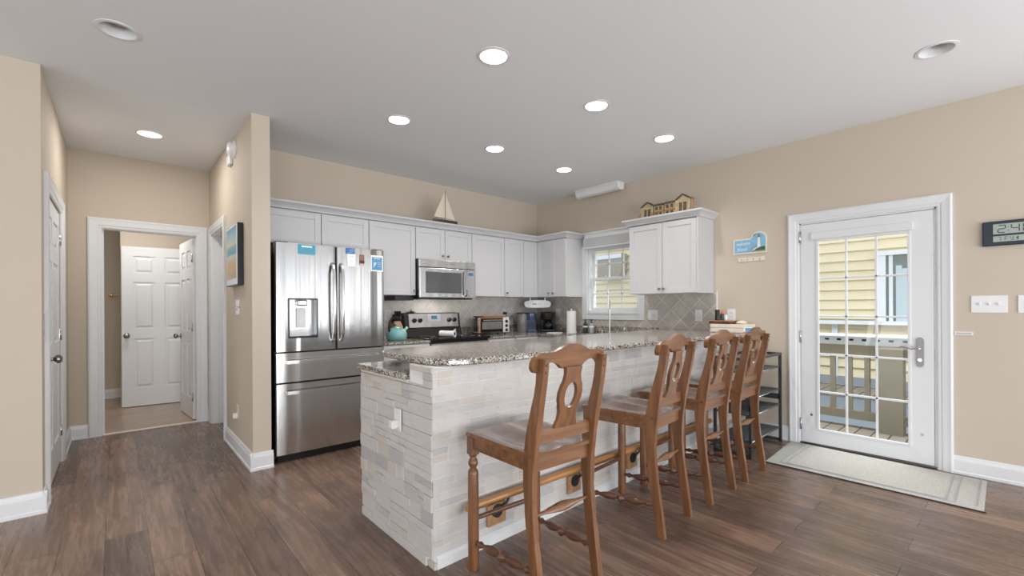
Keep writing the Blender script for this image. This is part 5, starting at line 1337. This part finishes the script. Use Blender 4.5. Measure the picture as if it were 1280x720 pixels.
hk = thing('hook_board', 'small cream board with four key hooks under the welcome sign', 'hook board', (XR-0.0005, 1.800, 1.680), RW)
MB().box(0, 0.240, -0.010, 0, 0, 0.038, 0.002).done('board', 'beigebox', hk)
for k in range(4):
    MB().tube([(0.035+0.055*k, -0.010, 0.026), (0.035+0.055*k, -0.022, 0.022), (0.035+0.055*k, -0.025, 0.012), (0.035+0.055*k, -0.018, 0.008)], 0.0025, 6).done('hook', 'darknickel', hk)

# clock
ck_ = thing('wall_clock', 'black digital wall clock showing 2:40 right of the door', 'clock', (XR-0.0005, 0.131, 1.655), RW)
MB().box(0, 0.40, -0.026, 0, 0, 0.172, 0.006).done('housing', 'navy', ck_)
MB().box(0.052, 0.350, -0.0275, -0.0255, 0.080, 0.150).done('time_display', 'lcd', ck_)
MB().box(0.052, 0.350, -0.0275, -0.0255, 0.026, 0.066).done('lower_display', 'lcd', ck_)
def seg7(ch, x, z, w, h, t):
    S = {'a': (x+t, x+w-t, z+h-t, z+h), 'g': (x+t, x+w-t, z+h/2-t/2, z+h/2+t/2), 'd': (x+t, x+w-t, z, z+t),
         'f': (x, x+t, z+h/2+t*.3, z+h-t*.5), 'b': (x+w-t, x+w, z+h/2+t*.3, z+h-t*.5), 'e': (x, x+t, z+t*.5, z+h/2-t*.3), 'c': (x+w-t, x+w, z+t*.5, z+h/2-t*.3)}
    on = {'0': 'abcdef', '1': 'bc', '2': 'abged', '4': 'fgbc', '5': 'afgcd', '7': 'abc', 'F': 'afge', 'Y': 'fgbcd', '6': 'afgecd', '8': 'abcdefg'}[ch]
    return [S[k] for k in on]
def digits(nm, items, par, y=-0.0282):
    b = MB()
    for it in items:
        for x0, x1, z0_, z1_ in seg7(*it): b.box(x0, x1, y, y+0.001, z0_, z1_)
    return b
b = digits('t', [('2', 0.073, 0.087, 0.040, 0.056, 0.006), ('4', 0.135, 0.087, 0.042, 0.056, 0.006), ('0', 0.190, 0.087, 0.042, 0.056, 0.006)], ck_)
b.box(0.121, 0.126, -0.0282, -0.0272, 0.100, 0.105).box(0.121, 0.126, -0.0282, -0.0272, 0.123, 0.128)
b.done('time_digits', 'lcdink', ck_)
digits('t', [('7', 0.072, 0.031, 0.018, 0.030, 0.003), ('F', 0.106, 0.031, 0.016, 0.030, 0.003), ('Y', 0.132, 0.031, 0.016, 0.030, 0.003)], ck_).prism([(0.158, 0.046), (0.170, 0.062), (0.170, 0.030)], -0.0282, -0.0272, 'y').done('lower_digits', 'lcdink', ck_)

# switches and outlets on the right wall; local x -> -Y
def plate(name, label, cat, y, z, w, h, kind):
    r = thing(name, label, cat, (XR-0.0005, y, z), RW)
    MB().box(-w/2, w/2, -0.006, 0, -h/2, h/2, 0.002).done('plate', 'plastic', r)
    return r
s3 = plate('light_switch', 'white triple light switch plate right of the glazed door', 'light switch', 0.101, 1.246, 0.178, 0.122, 's')
for k in (-1, 0, 1): MB().box(k*0.046-0.005, k*0.046+0.005, -0.018, -0.004, -0.006, 0.012, 0.002).done('toggle', 'plastic', s3)
s4 = plate('light_switch', 'white light switch plate at the right edge of the photo', 'light switch', -0.085, 1.246, 0.10, 0.122, 's')
MB().box(-0.005, 0.005, -0.018, -0.004, -0.006, 0.012, 0.002).done('toggle', 'plastic', s4)
s5 = thing('door_sensor', 'thin white plate with printed strip beside the right door casing', 'wall plate', (XR-0.0005, 0.228, 1.033), RW)
MB().box(-0.048, 0.048, -0.008, 0, -0.013, 0.013, 0.002).done('plate', 'plastic', s5)
MB().box(-0.040, 0.040, -0.0088, -0.0078, -0.006, 0.006).done('printed_strip', 'towelgrey', s5)
def tplate(label, x, y, z, rz, w=0.075, outlet=True, n=1):
    r = thing('wall_outlet' if outlet else 'light_switch', label, 'outlet' if outlet else 'light switch', (x, y, z), rz)
    MB().box(-w/2, w/2, -0.006, 0, -0.06, 0.06, 0.002).done('plate', 'plastic', r)
    for k in range(n):
        xx = (k-(n-1)/2)*0.046
        if outlet:
            b = MB()
            for zz in (-0.022, 0.022): b.box(xx-0.008, xx-0.005, -0.0068, -0.0058, zz-0.006, zz+0.006).box(xx+0.005, xx+0.008, -0.0068, -0.0058, zz-0.006, zz+0.006)
            b.done('sockets', 'stonegrey', r)
        else: MB().box(xx-0.005, xx+0.005, -0.016, -0.004, -0.010, 0.010, 0.002).done('toggle', 'plastic', r)
    return r
tplate('white double switch plate on the tiles right of the window', XR-0.0085, 2.745, 1.145, RW, 0.12, False, 2)
tplate('white outlet plate on the tiles below the right cabinet', XR-0.0085, 2.205, 1.145, RW)
tplate('white outlet plate on the tan wall above the cream box', XR-0.0005, 1.872, 1.155, RW, 0.08)
tplate('white outlet plate on the tiles between coffee maker and paper towel', XR-0.0085, 4.215, 1.160, RW)
tplate('white outlet plate on the back tiles left of the knife block', 2.262, YB-0.0085, 1.165, 0)
tplate('white outlet plate on the back tiles above the toaster oven cord', 3.975, YB-0.0085, 1.165, 0)
# pillar wall items; faces -X : rotation RW again
pc = thing('framed_picture', 'framed beach picture in blue and sand tones on the hallway wall', 'picture', (PX0-0.0005, 4.39, 1.69), RW)
MB().box(-0.235, 0.235, -0.045, 0, -0.255, 0.255, 0.003).done('frame', 'black', pc)
MB().box(-0.220, 0.234, -0.0465, -0.0445, -0.245, 0.250).done('mount', 'nwhite', pc)
MB().box(-0.200, 0.200, -0.048, -0.0462, -0.195, 0.235).done('picture_print', 'beach', pc)
th = thing('wall_keypad', 'small white two-part wall control below the beach picture', 'wall control', (PX0-0.0005, 4.37, 1.255), RW)
MB().box(-0.05, 0.05, -0.014, 0, 0.004, 0.062, 0.003).box(-0.05, 0.05, -0.014, 0, -0.062, -0.002, 0.003).done('housing', 'plastic', th)
MB().box(-0.03, 0.03, -0.0155, -0.0135, -0.025, -0.012).done('slot', 'towelgrey', th)
po = thing('wall_outlet', 'cream outlet with small white plug low on the hallway pillar wall', 'outlet', (PX0-0.0005, 4.41, 0.36), RW)
MB().box(-0.036, 0.036, -0.006, 0, -0.058, 0.058, 0.002).done('plate', 'cream', po)
MB().box(-0.020, 0.016, -0.04, -0.006, -0.052, -0.012, 0.004).done('plug', 'plastic', po)
sd = thing('smoke_detector', 'white round siren detector high on the hallway side of the pillar', 'smoke detector', (PX0-0.0005, 4.60, 2.60), RW)
MB().box(-0.10, 0.02, -0.030, 0, -0.075, 0.01, 0.006).done('base_box', 'plastic', sd)
MB().lathe([(0.075, 0), (0.075, 0.014), (0.070, 0.018), (0.062, 0.020), (0.058, 0.045), (0.040, 0.058), (0, 0.060)], (0.11, 0, 0.03), (0, -1, 0), 30).done('round_sensor', 'plastic', sd)
# deadbolt strike seen on left casing edge
ls = thing('strike_plate', 'thin metal strike strip on the near casing of the left hall door', 'strike plate', (XL+0.0005, 4.05, 1.13), 0)
MB().box(0, 0.003, -0.012, 0.010, -0.09, 0.09).done('strip', 'darknickel', ls)
# brass hook in the bathroom
bh = thing('towel_hook', 'small brass hook on the bathroom wall left of the open doors', 'hook', (-0.05, 8.359, 1.44))
MB().lathe([(0.02, 0), (0.018, 0.006), (0.008, 0.01), (0.007, 0.04), (0.014, 0.05), (0, 0.058)], (0, 0, 0), (0, -1, 0), 16).tube([(-0.03, -0.03, 0.012), (0, -0.035, -0.004), (0.045, -0.03, 0.008), (0.07, -0.03, 0.0)], 0.008, 8).done('hook_arm', 'brass', bh)

# ------------------------------------------------------------------ outside
struct(MB().box(XR+0.15, 6.30, -1.5, 5.5, -0.22, -0.13).done('deck_floor', 'deck'))
NX_ = 7.6
def siding_wall():
    b = MB(); ex = 0.134; z = 0.25
    while z < 6:
        b.prism([(NX_+0.03, z+ex+0.006), (NX_-0.004, z+0.004), (NX_+0.03, z+0.004), (NX_+0.06, z), (NX_+0.06, z+ex+0.006)], -2, 11, 'y'); z += ex
    return b.done('siding_wall', 'siding')
nh = thing('neighbor_house', 'pale yellow clapboard house next door seen through the glass', 'house')
o = siding_wall(); o.parent = nh
# window of the neighbour
b = MB().box(NX_-0.05, NX_, 1.09, 1.17, 1.0, 1.92).box(NX_-0.05, NX_, 0.2, 0.28, 1.0, 1.92).box(NX_-0.06, NX_, 0.18, 1.19, 1.90, 1.96).box(NX_-0.03, NX_, 1.02, 1.06, 1.0, 1.90)
nf = b.done('window_frame', 'nwhite', nh)
MB().box(NX_-0.012, NX_-0.006, 0.28, 1.09, 1.0, 1.90).done('window_dark_pane', 'ndark', nf)
MB().box(NX_-0.020, NX_-0.013, 0.28, 0.93, 1.0, 1.72).box(NX_-0.024, NX_-0.013, 0.93, 0.99, 1.0, 1.76).done('window_shade', 'nglass', nf)
MB().box(NX_-0.10, NX_, -2, 11, 0.985, 1.035).done('white_band', 'nwhite', nh)
MB().box(NX_-0.03, NX_+0.05, -2, 11, 0.14, 0.25).done('base_board', 'bluegrey', nh)
MB().box(NX_-0.70, NX_+0.03, -2, 11, 0.09, 0.13).done('walkway', 'deck', nh)
MB().box(NX_-0.69, NX_-0.66, -2, 11, -1.2, 0.09).done('walkway_skirt', 'bluegrey', nh)
b = MB()
for yy in (1.62, 2.02, 2.42): b.box(NX_-0.016, NX_-0.004, yy, yy+0.07, 0.25, 0.985)
b.done('corner_boards', 'nwhite', nh)
MB().prism([(5.65, 1.84), (5.65, 2.30), (5.07, 2.30), (5.07, 1.95), (5.11, 1.87), (5.2, 1.84)], NX_-0.20, NX_-0.004, 'x').done('vent_hood', 'vent', nh)
MB().box(NX_-0.215, NX_-0.20, 5.07, 5.65, 2.21, 2.29).done('vent_band', 'nwhite', nh)
# deck railing
rg = thing('deck_railing', 'tan wooden deck railing with thick post outside the glazed door', 'railing')
DX = 6.2
MB().box(DX-0.10, DX+0.09, -1.4, 5.4, 0.893, 0.918, 0.004).done('cap_rail', 'nwhite', rg)
MB().box(DX-0.012, DX+0.01, -1.4, 5.4, 0.80, 0.893).done('upper_band', 'nwhite', rg)
MB().box(DX-0.03, DX+0.03, -1.4, 5.4, 0.67, 0.80).done('apron_board', 'tan', rg)
b = MB()
for k in range(16): b.box(DX-0.014, DX-0.011, 0.60+0.115*k, 0.64+0.115*k, 0.845, 0.868)
b.done('slots', 'gap', rg)
MB().box(DX-0.035, DX+0.035, -1.4, 5.4, -0.03, 0.065).done('bottom_rail', 'tan', rg)
MB().box(DX-0.10, DX+0.10, 0.745, 0.945, -0.129, 0.79).done('post', 'tan', rg)
yy = 1.03; 
while yy < 2.4:
    MB().box(DX-0.025, DX+0.025, yy, yy+0.048, 0.06, 0.68).done('baluster', 'tan', rg); yy += 0.158
yy = 0.60
while yy > 0.2:
    MB().box(DX-0.025, DX+0.025, yy, yy+0.048, 0.06, 0.68).done('baluster', 'tan', rg); yy -= 0.158
struct(MB().box(XR+0.15, 14, -6, 14, -3.1, -3.0).done('ground', 'tan'))
